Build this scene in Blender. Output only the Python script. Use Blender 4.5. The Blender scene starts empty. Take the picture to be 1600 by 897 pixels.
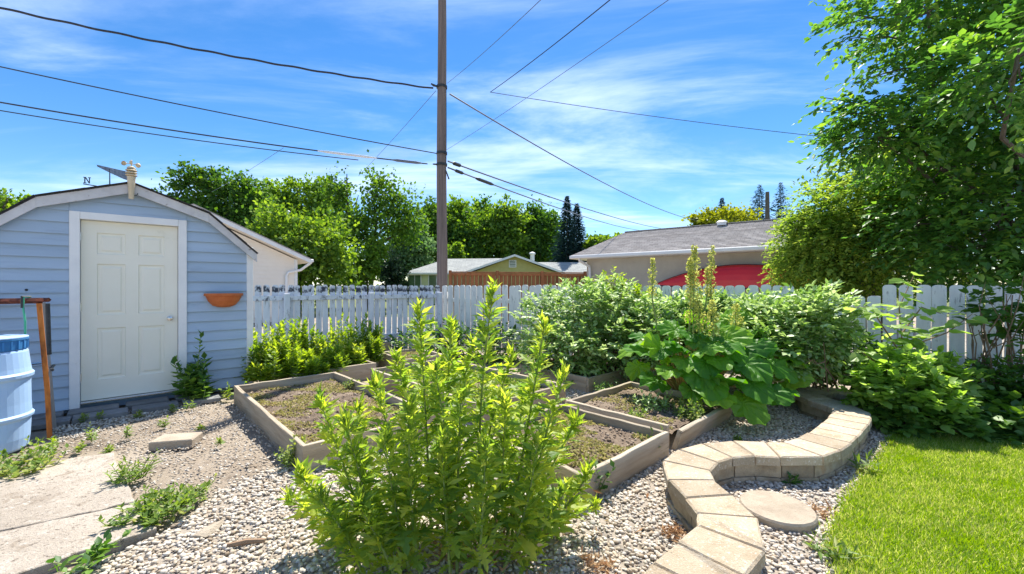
import bpy, bmesh, math, random
import numpy as np
from mathutils import Vector, Matrix

# ------------------------------------------------------------------ camera, sky, sun, exposure
F, CX, CY, H = 650.0, 800.0, 447.0, 1.40          # focal length (px of a 1600 px wide frame), principal point, eye height
R = math.radians
sc = bpy.context.scene
COL = sc.collection
cam_d = bpy.data.cameras.new('camera'); cam = bpy.data.objects.new('camera', cam_d); COL.objects.link(cam)
cam.location = (0, 0, H); cam.rotation_euler = (R(90), 0, 0)
cam_d.sensor_width = 36; cam_d.lens = 36 * F / 1600; cam_d.shift_y = -1.5 / 1600
cam_d.clip_start = 0.05; cam_d.clip_end = 3000
sc.camera = cam

SUN_EL, SUN_AZ = R(58), R(11)                     # azimuth clockwise from +Y
sun_d = bpy.data.lights.new('sun', 'SUN'); sun_d.energy = 4.3; sun_d.angle = R(0.5); sun_d.color = (1, 0.95, 0.86)
sun = bpy.data.objects.new('sun', sun_d); COL.objects.link(sun)
to_sun = Vector((math.sin(SUN_AZ) * math.cos(SUN_EL), math.cos(SUN_AZ) * math.cos(SUN_EL), math.sin(SUN_EL)))
sun.rotation_euler = (-to_sun).to_track_quat('-Z', 'Y').to_euler()
sun.location = (0, 0, 30)

world = bpy.data.worlds.new('World'); sc.world = world; world.use_nodes = True
def build_world():
    nt = world.node_tree; N = nt.nodes; L = nt.links; N.clear()
    out = N.new('ShaderNodeOutputWorld'); bg = N.new('ShaderNodeBackground'); bg.inputs['Strength'].default_value = 0.15
    sky = N.new('ShaderNodeTexSky'); sky.sky_type = 'NISHITA'; sky.sun_disc = False
    sky.sun_elevation = SUN_EL; sky.sun_rotation = SUN_AZ
    sky.air_density = 1.0; sky.dust_density = 0.1; sky.ozone_density = 2.6; sky.altitude = 500
    hs = N.new('ShaderNodeHueSaturation'); hs.inputs['Hue'].default_value = 0.503; hs.inputs['Saturation'].default_value = 1.32; hs.inputs['Value'].default_value = 0.53
    L.new(sky.outputs[0], hs.inputs['Color'])
    # thin cloud layer: view direction projected on a flat layer overhead
    tc = N.new('ShaderNodeTexCoord'); sp = N.new('ShaderNodeSeparateXYZ'); L.new(tc.outputs['Generated'], sp.inputs[0])
    def math_(op, a, b=None, clamp=False):
        n = N.new('ShaderNodeMath'); n.operation = op; n.use_clamp = clamp
        for i, v in enumerate((a, b)):
            if v is None: continue
            if isinstance(v, (int, float)): n.inputs[i].default_value = v
            else: L.new(v, n.inputs[i])
        return n.outputs[0]
    zc = math_('ADD', math_('MAXIMUM', sp.outputs[2], 0.0), 0.09)
    cb = N.new('ShaderNodeCombineXYZ'); L.new(math_('DIVIDE', sp.outputs[0], zc), cb.inputs[0]); L.new(math_('DIVIDE', sp.outputs[1], zc), cb.inputs[1])
    def noise(scale, loc, sc3, detail, rough, dist, rot=0):
        mp = N.new('ShaderNodeMapping'); mp.inputs['Location'].default_value = loc; mp.inputs['Scale'].default_value = sc3
        mp.inputs['Rotation'].default_value = (0, 0, rot)
        L.new(cb.outputs[0], mp.inputs[0])
        n = N.new('ShaderNodeTexNoise'); n.inputs['Scale'].default_value = scale; n.inputs['Detail'].default_value = detail
        n.inputs['Roughness'].default_value = rough; n.inputs['Distortion'].default_value = dist
        L.new(mp.outputs[0], n.inputs['Vector']); return n.outputs[0]
    def ramp(v, a, b):
        n = N.new('ShaderNodeMapRange'); n.interpolation_type = 'SMOOTHSTEP'; n.inputs['From Min'].default_value = a; n.inputs['From Max'].default_value = b
        L.new(v, n.inputs['Value']); return n.outputs[0]
    n1 = noise(1.0, (3.1, 1.3, 0), (0.42, 1.15, 1), 10, 0.62, 0.5, R(-10))
    n2 = noise(0.42, (7.7, 2.2, 0), (0.8, 1.0, 1), 5, 0.5, 0.3)
    cirrus = math_('MULTIPLY', ramp(n1, 0.41, 0.72), ramp(n2, 0.22, 0.50))
    n3 = noise(0.75, (1.9, 5.1, 0), (0.8, 1.0, 1), 7, 0.55, 0.2)
    puffs = ramp(n3, 0.57, 0.76)
    mx = N.new('ShaderNodeMix'); mx.data_type = 'RGBA'
    L.new(math_('MULTIPLY', cirrus, 0.66, True), mx.inputs['Factor']); L.new(hs.outputs[0], mx.inputs['A']); mx.inputs['B'].default_value = (3.4, 4.0, 5.2, 1)
    mx2 = N.new('ShaderNodeMix'); mx2.data_type = 'RGBA'
    L.new(math_('MULTIPLY', puffs, 0.55, True), mx2.inputs['Factor']); L.new(mx.outputs['Result'], mx2.inputs['A']); mx2.inputs['B'].default_value = (1.7, 2.15, 3.0, 1)
    L.new(mx2.outputs['Result'], bg.inputs['Color']); L.new(bg.outputs[0], out.inputs[0])
build_world()
sc.view_settings.view_transform = 'Standard'; sc.view_settings.look = 'None'
sc.view_settings.exposure = 1.26; sc.view_settings.gamma = 1.0; sc.view_settings.use_curve_mapping = False
sc.cycles.max_bounces = 6; sc.cycles.diffuse_bounces = 4; sc.cycles.transparent_max_bounces = 4
sc.cycles.use_denoising = True

# ------------------------------------------------------------------ pixel -> place helpers
def G(px, py, z=0.0):
    Y = F * (H - z) / (py - CY); return Vector(((px - CX) / F * Y, Y, z))
def P(px, py, Y): return Vector(((px - CX) / F * Y, Y, H - (py - CY) / F * Y))
DA = Vector((0.728, 0.686, 0)).normalized()        # the beds' and the shed's long axis
NA = Vector((-DA.y, DA.x, 0))                      # square to it, away from the camera
ANG = math.atan2(DA.y, DA.x)
rng = np.random.default_rng(11); rnd = random.Random(5)

# ------------------------------------------------------------------ object helpers
def tag(o, label=None, cat=None, group=None, kind=None):
    if label: o['label'] = label
    if cat: o['category'] = cat
    if group: o['group'] = group
    if kind: o['kind'] = kind
    return o
def empty(name, loc, label, cat, group=None, rz=0):
    o = bpy.data.objects.new(name, None); COL.objects.link(o); o.location = loc; o.rotation_euler = (0, 0, rz); o.empty_display_size = 0.1
    return tag(o, label, cat, group)
def link(name, me, mat=None, parent=None, M=None):
    o = bpy.data.objects.new(name, me); COL.objects.link(o)
    if mat is not None and not me.materials: me.materials.append(mat)
    if parent is not None: o.parent = parent
    if M is not None: o.matrix_local = M
    return o
def mesh(verts, faces, smooth=False):
    me = bpy.data.meshes.new('m'); me.from_pydata([tuple(v) for v in verts], [], faces); me.update()
    if not smooth: me.shade_flat()
    return me
def mobj(name, verts, faces, mat, parent=None, smooth=False):
    """verts in the parent's own space"""
    return link(name, mesh(verts, faces, smooth), mat, parent)
def np_mesh(V, Fc, rn=None, smooth=True):
    me = bpy.data.meshes.new('m'); nv, nf, k = len(V), len(Fc), Fc.shape[1]
    me.vertices.add(nv); me.vertices.foreach_set('co', np.ascontiguousarray(V, dtype=np.float32).ravel())
    me.loops.add(nf * k); me.loops.foreach_set('vertex_index', np.ascontiguousarray(Fc, dtype=np.int32).ravel())
    me.polygons.add(nf); me.polygons.foreach_set('loop_start', np.arange(0, nf * k, k, dtype=np.int32))
    me.update(calc_edges=True)
    if rn is not None:
        a = me.attributes.new('rnd', 'FLOAT', 'POINT'); a.data.foreach_set('value', np.ascontiguousarray(rn, dtype=np.float32))
    if not smooth: me.shade_flat()
    return me
_boxes = {}
def box_mesh(sx, sy, sz, bev=0.004, mat=None):
    key = (round(sx, 4), round(sy, 4), round(sz, 4), bev, mat.name if mat else '')
    if key in _boxes: return _boxes[key]
    bm = bmesh.new(); bmesh.ops.create_cube(bm, size=1.0)
    for v in bm.verts: v.co = Vector((v.co.x * sx, v.co.y * sy, v.co.z * sz))
    if bev: bmesh.ops.bevel(bm, geom=bm.edges[:], offset=bev, segments=1, affect='EDGES')
    me = bpy.data.meshes.new('b'); bm.to_mesh(me); bm.free(); me.shade_flat()
    if mat: me.materials.append(mat)
    _boxes[key] = me; return me
def box(name, size, loc, mat, parent=None, rz=0, bev=0.004, rot=None):
    M = Matrix.Translation(Vector(loc)) @ (rot if rot is not None else Matrix.Rotation(rz, 4, 'Z'))
    return link(name, box_mesh(*size, bev, mat), None, parent, M)
def boxg(c, s, acc, rz=0):
    """append a plain box to an accumulator (verts, faces)"""
    V, Fs = acc; b = len(V); m = Matrix.Rotation(rz, 3, 'Z')
    for dz in (-1, 1):
        for dx, dy in ((-1, -1), (1, -1), (1, 1), (-1, 1)):
            V.append(Vector(c) + m @ Vector((dx * s[0] / 2, dy * s[1] / 2, dz * s[2] / 2)))
    Fs += [[b + i for i in f] for f in ((3, 2, 1, 0), (4, 5, 6, 7), (0, 1, 5, 4), (1, 2, 6, 5), (2, 3, 7, 6), (3, 0, 4, 7))]
def prism(poly, d0, d1, plane='xz'):
    """polygon in a vertical plane, extruded from y=d0 (front) to y=d1"""
    n = len(poly); V = [(a, d0, b) for a, b in poly] + [(a, d1, b) for a, b in poly]
    Fs = [list(range(n)), list(range(2 * n - 1, n - 1, -1))] + [[i, i + n, (i + 1) % n + n, (i + 1) % n] for i in range(n)]
    return V, Fs
def slab(poly, z0, z1, bev=0.0):
    """horizontal polygon (ccw) extruded up, with a small chamfer on the top edge"""
    n = len(poly); c = sum((Vector(p) for p in poly), Vector((0, 0))) / n
    def ring(z, inset):
        return [(c.x + (p[0] - c.x) * (1 - inset / max(0.01, (Vector(p) - c).length)), c.y + (p[1] - c.y) * (1 - inset / max(0.01, (Vector(p) - c).length)), z) for p in poly]
    rings = [ring(z0, 0), ring(z1 - bev, 0)] + ([ring(z1, bev * 1.3)] if bev else [])
    V = [v for r in rings for v in r]; Fs = [list(range(n - 1, -1, -1)), [len(V) - n + i for i in range(n)]]
    for k in range(len(rings) - 1):
        Fs += [[k * n + i, k * n + (i + 1) % n, (k + 1) * n + (i + 1) % n, (k + 1) * n + i] for i in range(n)]
    return V, Fs
def tube(pts, radii, n=6, cap=True):
    pts = [Vector(p) for p in pts]; V, Fs = [], []
    if isinstance(radii, (int, float)): radii = [radii] * len(pts)
    ref = None
    for i, p in enumerate(pts):
        t = (pts[min(i + 1, len(pts) - 1)] - pts[max(i - 1, 0)]).normalized()
        if ref is None: ref = Vector((1, 0, 0)) if abs(t.x) < 0.8 else Vector((0, 1, 0))
        u = (ref - t * ref.dot(t)).normalized(); w = t.cross(u); ref = u
        for k in range(n):
            a = 2 * math.pi * k / n; V.append(p + (u * math.cos(a) + w * math.sin(a)) * radii[i])
    for i in range(len(pts) - 1):
        for k in range(n): Fs.append([i * n + k, i * n + (k + 1) % n, (i + 1) * n + (k + 1) % n, (i + 1) * n + k])
    if cap: Fs += [list(range(n - 1, -1, -1)), [len(V) - n + k for k in range(n)]]
    return V, Fs
def lathe(prof, n=24, c=(0, 0, 0)):
    V, Fs = [], []
    for r, z in prof:
        for k in range(n): V.append((c[0] + r * math.cos(2 * math.pi * k / n), c[1] + r * math.sin(2 * math.pi * k / n), c[2] + z))
    for i in range(len(prof) - 1):
        for k in range(n): Fs.append([i * n + k, i * n + (k + 1) % n, (i + 1) * n + (k + 1) % n, (i + 1) * n + k])
    Fs += [list(range(n - 1, -1, -1)), [len(V) - n + k for k in range(n)]]
    return V, Fs
def join(*vfs):
    V, Fs = [], []
    for v, f in vfs:
        b = len(V); V += list(v); Fs += [[i + b for i in q] for q in f]
    return V, Fs
def clip(poly, a, b, c):
    """keep the part of a 2-D polygon where a*x + b*y <= c"""
    out = []
    for i, p in enumerate(poly):
        q = poly[(i + 1) % len(poly)]; dp, dq = a * p[0] + b * p[1] - c, a * q[0] + b * q[1] - c
        if dp <= 0: out.append(p)
        if (dp < 0 < dq) or (dq < 0 < dp):
            t = dp / (dp - dq); out.append((p[0] + t * (q[0] - p[0]), p[1] + t * (q[1] - p[1])))
    return out
def inside(pts, poly):
    x, y = pts[:, 0], pts[:, 1]; r = np.zeros(len(pts), bool); n = len(poly)
    for i in range(n):
        (x0, y0), (x1, y1) = poly[i][:2], poly[(i + 1) % n][:2]
        if y0 == y1: continue
        c = ((y0 > y) != (y1 > y)) & (x < (x1 - x0) * (y - y0) / (y1 - y0) + x0); r ^= c
    return r

# ------------------------------------------------------------------ materials
def new_mat(name):
    m = bpy.data.materials.new(name); m.use_nodes = True; nt = m.node_tree; nt.nodes.clear()
    out = nt.nodes.new('ShaderNodeOutputMaterial'); return m, nt, nt.nodes, nt.links, out
def rgba(c): return (c[0], c[1], c[2], 1)
def ramp_node(N, stops):
    r = N.new('ShaderNodeValToRGB'); e = r.color_ramp.elements
    while len(e) < len(stops): e.new(0.5)
    for i, (p, c) in enumerate(stops): e[i].position = p; e[i].color = rgba(c)
    return r
def coords(N, L, scale=(1, 1, 1), jitter=True, gen='Object'):
    tc = N.new('ShaderNodeTexCoord'); mp = N.new('ShaderNodeMapping'); mp.inputs['Scale'].default_value = scale
    if jitter:
        oi = N.new('ShaderNodeObjectInfo'); ad = N.new('ShaderNodeVectorMath'); ad.operation = 'MULTIPLY_ADD'
        ad.inputs[1].default_value = (37.0, 61.0, 23.0); L.new(oi.outputs['Random'], ad.inputs[0]); L.new(tc.outputs[gen], ad.inputs[2])
        L.new(ad.outputs[0], mp.inputs[0])
    else: L.new(tc.outputs[gen], mp.inputs[0])
    return mp.outputs[0]
def noise_node(N, L, vec, scale, detail=6, rough=0.6, dist=0.0):
    n = N.new('ShaderNodeTexNoise'); n.inputs['Scale'].default_value = scale; n.inputs['Detail'].default_value = detail
    n.inputs['Roughness'].default_value = rough; n.inputs['Distortion'].default_value = dist; L.new(vec, n.inputs['Vector']); return n.outputs[0]
def mixc(N, L, fac, a, b, mode='MIX'):
    m = N.new('ShaderNodeMix'); m.data_type = 'RGBA'; m.blend_type = mode
    if isinstance(fac, (int, float)): m.inputs['Factor'].default_value = fac
    else: L.new(fac, m.inputs['Factor'])
    for k, v in (('A', a), ('B', b)):
        if isinstance(v, tuple): m.inputs[k].default_value = rgba(v)
        else: L.new(v, m.inputs[k])
    return m.outputs['Result']
def pm(name, stops, scale=6, rough=0.8, bump=0.3, bscale=None, stretch=(1, 1, 1), objvar=0.12, spots=None, detail=8, metal=0, bdist=0.01, spec=0.3, gen='Object'):
    """generic weathered surface: noise colour ramp, fine second noise, per-object brightness, optional stains"""
    m, nt, N, L, out = new_mat(name); b = N.new('ShaderNodeBsdfPrincipled'); L.new(b.outputs[0], out.inputs[0])
    v = coords(N, L, stretch, True, gen)
    n1 = noise_node(N, L, v, scale, detail, 0.62); r = ramp_node(N, stops); L.new(n1, r.inputs[0]); c = r.outputs[0]
    if spots:
        for (scol, sscale, lo, hi) in spots:
            ns = noise_node(N, L, v, sscale, 7, 0.65, 0.4); mr = N.new('ShaderNodeMapRange'); mr.inputs['From Min'].default_value = lo; mr.inputs['From Max'].default_value = hi
            L.new(ns, mr.inputs['Value']); c = mixc(N, L, mr.outputs[0], c, scol)
    if objvar:
        oi = N.new('ShaderNodeObjectInfo'); mr = N.new('ShaderNodeMapRange'); mr.inputs['To Min'].default_value = 1 - objvar; mr.inputs['To Max'].default_value = 1 + objvar
        L.new(oi.outputs['Random'], mr.inputs['Value']); hv = N.new('ShaderNodeHueSaturation'); L.new(mr.outputs[0], hv.inputs['Value']); L.new(c, hv.inputs['Color']); c = hv.outputs[0]
    L.new(c, b.inputs['Base Color']); b.inputs['Roughness'].default_value = rough; b.inputs['Metallic'].default_value = metal
    b.inputs['Specular IOR Level'].default_value = spec
    if bump:
        nb = noise_node(N, L, v, bscale or scale * 6, 8, 0.7); bp = N.new('ShaderNodeBump'); bp.inputs['Strength'].default_value = bump; bp.inputs['Distance'].default_value = bdist
        L.new(nb, bp.inputs['Height']); L.new(bp.outputs[0], b.inputs['Normal'])
    return m
def leafmat(name, c1, c2, c3=None, transl=0.45, gloss=0.06, rough=0.35):
    m, nt, N, L, out = new_mat(name)
    at = N.new('ShaderNodeAttribute'); at.attribute_name = 'rnd'; oi = N.new('ShaderNodeObjectInfo')
    ad = N.new('ShaderNodeMath'); ad.operation = 'ADD'; L.new(at.outputs['Fac'], ad.inputs[0]); L.new(oi.outputs['Random'], ad.inputs[1])
    fr = N.new('ShaderNodeMath'); fr.operation = 'FRACT'; L.new(ad.outputs[0], fr.inputs[0])
    st = [(0.0, c1), (0.6, c2), (1.0, c3 or c2)]
    r = ramp_node(N, st); L.new(fr.outputs[0], r.inputs[0])
    d = N.new('ShaderNodeBsdfDiffuse'); t = N.new('ShaderNodeBsdfTranslucent'); g = N.new('ShaderNodeBsdfGlossy'); g.inputs['Roughness'].default_value = rough
    g.inputs['Color'].default_value = (1, 1, 1, 1)
    L.new(r.outputs[0], d.inputs['Color'])
    hv = N.new('ShaderNodeHueSaturation'); hv.inputs['Hue'].default_value = 0.485; hv.inputs['Saturation'].default_value = 1.12; hv.inputs['Value'].default_value = 1.55
    L.new(r.outputs[0], hv.inputs['Color']); L.new(hv.outputs[0], t.inputs['Color'])
    m1 = N.new('ShaderNodeMixShader'); m1.inputs[0].default_value = transl; L.new(d.outputs[0], m1.inputs[1]); L.new(t.outputs[0], m1.inputs[2])
    m2 = N.new('ShaderNodeMixShader'); m2.inputs[0].default_value = gloss; L.new(m1.outputs[0], m2.inputs[1]); L.new(g.outputs[0], m2.inputs[2])
    L.new(m2.outputs[0], out.inputs[0]); return m
def attrmat(name, stops, rough=0.85, bump=0.25, bscale=60):
    """colour from the per-piece attribute, for pebbles and grass"""
    m, nt, N, L, out = new_mat(name); b = N.new('ShaderNodeBsdfPrincipled'); L.new(b.outputs[0], out.inputs[0])
    at = N.new('ShaderNodeAttribute'); at.attribute_name = 'rnd'; r = ramp_node(N, stops); r.color_ramp.interpolation = 'LINEAR'; L.new(at.outputs['Fac'], r.inputs[0])
    v = coords(N, L, (1, 1, 1), False); n = noise_node(N, L, v, bscale, 5, 0.7)
    mr = N.new('ShaderNodeMapRange'); mr.inputs['To Min'].default_value = 0.72; mr.inputs['To Max'].default_value = 1.2; L.new(n, mr.inputs['Value'])
    hv = N.new('ShaderNodeHueSaturation'); L.new(mr.outputs[0], hv.inputs['Value']); L.new(r.outputs[0], hv.inputs['Color'])
    L.new(hv.outputs[0], b.inputs['Base Color']); b.inputs['Roughness'].default_value = rough; b.inputs['Specular IOR Level'].default_value = 0.25
    return m

W = {}
W['siding'] = pm('blue_vinyl_siding', [(0.3, (0.34, 0.445, 0.57)), (0.7, (0.40, 0.505, 0.63))], 2.5, 0.55, 0.08, 40, (0.4, 1, 3), 0.05, [((0.25, 0.32, 0.42), 4, 0.54, 0.85)])
W['white'] = pm('white_paint', [(0.3, (0.72, 0.73, 0.74)), (0.7, (0.82, 0.83, 0.83))], 4, 0.55, 0.15, 30, (1, 1, 1), 0.03, [((0.5, 0.49, 0.46), 9, 0.66, 0.8)])
W['fascia'] = pm('worn_fascia_paint', [(0.3, (0.50, 0.50, 0.52)), (0.7, (0.68, 0.68, 0.69))], 6, 0.7, 0.3, 40, (1, 1, 1), 0.05, [((0.20, 0.17, 0.15), 14, 0.62, 0.74)])
W['door'] = pm('cream_door_paint', [(0.3, (0.79, 0.77, 0.66)), (0.7, (0.84, 0.82, 0.72))], 2, 0.45, 0.03, 30, objvar=0, spots=[((0.55, 0.52, 0.42), 3, 0.66, 0.9)])
W['steel'] = pm('brushed_steel', [(0.3, (0.55, 0.55, 0.56)), (0.7, (0.7, 0.7, 0.7))], 10, 0.25, 0, metal=1)
W['shingle_black'] = pm('dark_shingle', [(0.3, (0.03, 0.03, 0.035)), (0.7, (0.07, 0.07, 0.075))], 40, 0.95, 0.5)
W['dark_metal'] = pm('dark_metal', [(0.3, (0.02, 0.025, 0.03)), (0.7, (0.05, 0.055, 0.06))], 20, 0.5, 0.1)
W['vane'] = pm('grey_vane_metal', [(0.3, (0.10, 0.13, 0.18)), (0.7, (0.30, 0.36, 0.45))], 25, 0.4, 0.1)
W['ivory'] = pm('ivory_plastic', [(0.3, (0.52, 0.42, 0.27)), (0.7, (0.66, 0.56, 0.40))], 12, 0.5, 0.05)
W['terracotta'] = pm('terracotta', [(0.3, (0.52, 0.13, 0.04)), (0.7, (0.64, 0.19, 0.06))], 14, 0.7, 0.1)
W['barrel'] = pm('pale_blue_plastic', [(0.3, (0.32, 0.50, 0.76)), (0.7, (0.40, 0.57, 0.81))], 3, 0.4, 0.06, 20, objvar=0, spots=[((0.35, 0.42, 0.52), 4, 0.6, 0.85)], spec=0.5)
W['barrel_rim'] = pm('deep_blue_plastic', [(0.3, (0.03, 0.16, 0.42)), (0.7, (0.06, 0.24, 0.52))], 8, 0.45, 0.05)
W['rust'] = pm('rusty_orange_steel', [(0.25, (0.10, 0.03, 0.015)), (0.5, (0.48, 0.15, 0.03)), (0.8, (0.62, 0.24, 0.06))], 14, 0.85, 0.5, 60, (1, 1, 0.3))
W['rust_dark'] = pm('dark_rusty_steel', [(0.3, (0.03, 0.012, 0.012)), (0.6, (0.16, 0.04, 0.02)), (0.8, (0.5, 0.30, 0.12))], 18, 0.85, 0.5, 60)
W['grey_wood'] = pm('grey_weathered_wood', [(0.3, (0.24, 0.22, 0.20)), (0.7, (0.40, 0.37, 0.34))], 6, 0.85, 0.4, 40, (1, 1, 0.1))
W['hose'] = pm('green_hose', [(0.3, (0.05, 0.35, 0.20)), (0.7, (0.08, 0.42, 0.26))], 6, 0.5, 0)
W['bedwood'] = pm('weathered_plank', [(0.25, (0.24, 0.19, 0.13)), (0.5, (0.38, 0.315, 0.23)), (0.75, (0.50, 0.435, 0.34))], 5, 0.9, 0.9, 26, (0.22, 2.2, 2.2), 0.16, [((0.10, 0.08, 0.065), 7, 0.60, 0.72), ((0.30, 0.13, 0.06), 4, 0.66, 0.8)])
W['soil'] = pm('dry_garden_soil', [(0.25, (0.11, 0.078, 0.055)), (0.5, (0.23, 0.17, 0.12)), (0.75, (0.36, 0.285, 0.21))], 5, 0.98, 1.0, 55, objvar=0.05, spots=[((0.05, 0.036, 0.030), 2.2, 0.58, 0.7)], bdist=0.03, gen='Object')
W['concrete'] = pm('worn_concrete', [(0.3, (0.36, 0.305, 0.245)), (0.7, (0.50, 0.435, 0.36))], 2.2, 0.95, 0.8, 75, objvar=0.03, spots=[((0.27, 0.215, 0.16), 9, 0.54, 0.72), ((0.56, 0.51, 0.44), 26, 0.56, 0.68), ((0.16, 0.13, 0.10), 40, 0.57, 0.66)], bdist=0.02)
W['paver'] = pm('slate_paver', [(0.3, (0.13, 0.13, 0.13)), (0.7, (0.24, 0.24, 0.24))], 7, 0.85, 0.6, 50, objvar=0.2)
W['block'] = pm('tan_retaining_block', [(0.25, (0.37, 0.28, 0.18)), (0.5, (0.48, 0.385, 0.27)), (0.75, (0.55, 0.46, 0.34))], 6, 0.95, 1.0, 110, objvar=0.19, spots=[((0.33, 0.25, 0.16), 5, 0.54, 0.74), ((0.66, 0.62, 0.54), 60, 0.56, 0.68), ((0.22, 0.18, 0.13), 95, 0.60, 0.68)], bdist=0.010)
W['block_face'] = pm('split_block_face', [(0.25, (0.24, 0.18, 0.12)), (0.5, (0.42, 0.33, 0.22)), (0.75, (0.50, 0.42, 0.31))], 10, 0.95, 1.0, 45, objvar=0.22, spots=[((0.45, 0.24, 0.10), 3, 0.60, 0.75)], bdist=0.015)
W['stone'] = pm('stepping_stone', [(0.3, (0.36, 0.295, 0.22)), (0.7, (0.47, 0.40, 0.31))], 7, 0.95, 0.9, 80, objvar=0, spots=[((0.28, 0.22, 0.16), 5, 0.5, 0.75), ((0.09, 0.075, 0.06), 16, 0.68, 0.72)])
W['ground'] = pm('sandy_ground', [(0.28, (0.20, 0.155, 0.115)), (0.5, (0.33, 0.27, 0.205)), (0.72, (0.42, 0.36, 0.285))], 1.6, 0.98, 1.0, 60, objvar=0, spots=[((0.14, 0.105, 0.075), 9, 0.58, 0.70), ((0.52, 0.47, 0.40), 70, 0.60, 0.70)], bdist=0.02)
W['gravel_bed'] = pm('gravel_fines', [(0.3, (0.26, 0.22, 0.175)), (0.7, (0.40, 0.345, 0.28))], 30, 0.98, 0.8, 120, objvar=0, spots=[((0.22, 0.18, 0.14), 60, 0.56, 0.66)])
W['turf'] = pm('turf_soil', [(0.3, (0.09, 0.11, 0.03)), (0.7, (0.17, 0.19, 0.055))], 8, 0.98, 0.8, 60, objvar=0)
W['alley'] = pm('alley_gravel', [(0.3, (0.25, 0.22, 0.18)), (0.7, (0.36, 0.32, 0.27))], 3, 0.98, 0.6, 40, objvar=0)
W['pole'] = pm('weathered_pole', [(0.25, (0.10, 0.08, 0.07)), (0.5, (0.19, 0.15, 0.135)), (0.75, (0.28, 0.22, 0.19))], 5, 0.9, 0.7, 30, (4, 4, 0.12), 0)
W['cable'] = pm('black_cable', [(0.3, (0.02, 0.022, 0.03)), (0.7, (0.05, 0.055, 0.07))], 10, 0.5, 0)
W['cable_grey'] = pm('grey_cable', [(0.3, (0.10, 0.12, 0.16)), (0.7, (0.16, 0.18, 0.23))], 10, 0.45, 0)
W['alu'] = pm('aluminium_sleeve', [(0.3, (0.62, 0.63, 0.65)), (0.7, (0.75, 0.76, 0.78))], 10, 0.35, 0)
W['brownfence'] = pm('brown_stained_board', [(0.3, (0.20, 0.075, 0.03)), (0.7, (0.34, 0.14, 0.06))], 6, 0.85, 0.4, 40, (1, 1, 0.15), 0.22)
W['cream'] = pm('cream_siding', [(0.3, (0.76, 0.70, 0.62)), (0.7, (0.82, 0.76, 0.68))], 2, 0.6, 0.05, objvar=0)
W['gutter'] = pm('white_gutter', [(0.3, (0.68, 0.69, 0.70)), (0.7, (0.76, 0.77, 0.78))], 4, 0.45, 0, objvar=0)
W['stucco'] = pm('beige_stucco', [(0.3, (0.40, 0.36, 0.30)), (0.7, (0.47, 0.43, 0.36))], 3, 0.95, 0.4, 120, objvar=0)
W['yellow'] = pm('yellow_stucco', [(0.3, (0.44, 0.40, 0.15)), (0.7, (0.52, 0.47, 0.20))], 3, 0.95, 0.2, 60, objvar=0)
W['pale_yellow'] = pm('pale_green_yellow_wall', [(0.3, (0.50, 0.55, 0.32)), (0.7, (0.58, 0.62, 0.38))], 3, 0.95, 0.2, 60, objvar=0)
W['glass'] = pm('dark_window_glass', [(0.3, (0.05, 0.09, 0.05)), (0.7, (0.10, 0.16, 0.09))], 2, 0.1, 0, objvar=0, spec=0.6)
W['kayak'] = pm('red_hull', [(0.3, (0.58, 0.010, 0.012)), (0.7, (0.68, 0.016, 0.014))], 2, 0.36, 0.03, objvar=0, spec=0.6)
W['bark'] = pm('grey_brown_bark', [(0.3, (0.06, 0.05, 0.042)), (0.7, (0.17, 0.145, 0.12))], 8, 0.95, 0.9, 30, (1, 1, 0.25), 0.1)
W['stumpwood'] = pm('sawn_stump', [(0.3, (0.30, 0.17, 0.08)), (0.7, (0.52, 0.36, 0.20))], 14, 0.9, 0.5)
W['twig'] = pm('dry_twig', [(0.3, (0.16, 0.10, 0.06)), (0.7, (0.30, 0.20, 0.13))], 12, 0.9, 0.3)
W['stem'] = pm('green_stem', [(0.3, (0.14, 0.20, 0.05)), (0.6, (0.26, 0.32, 0.09)), (0.85, (0.30, 0.22, 0.10))], 6, 0.6, 0.2)
W['petiole'] = pm('red_green_stalk', [(0.3, (0.22, 0.26, 0.07)), (0.7, (0.34, 0.20, 0.09))], 4, 0.5, 0.1)

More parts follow.
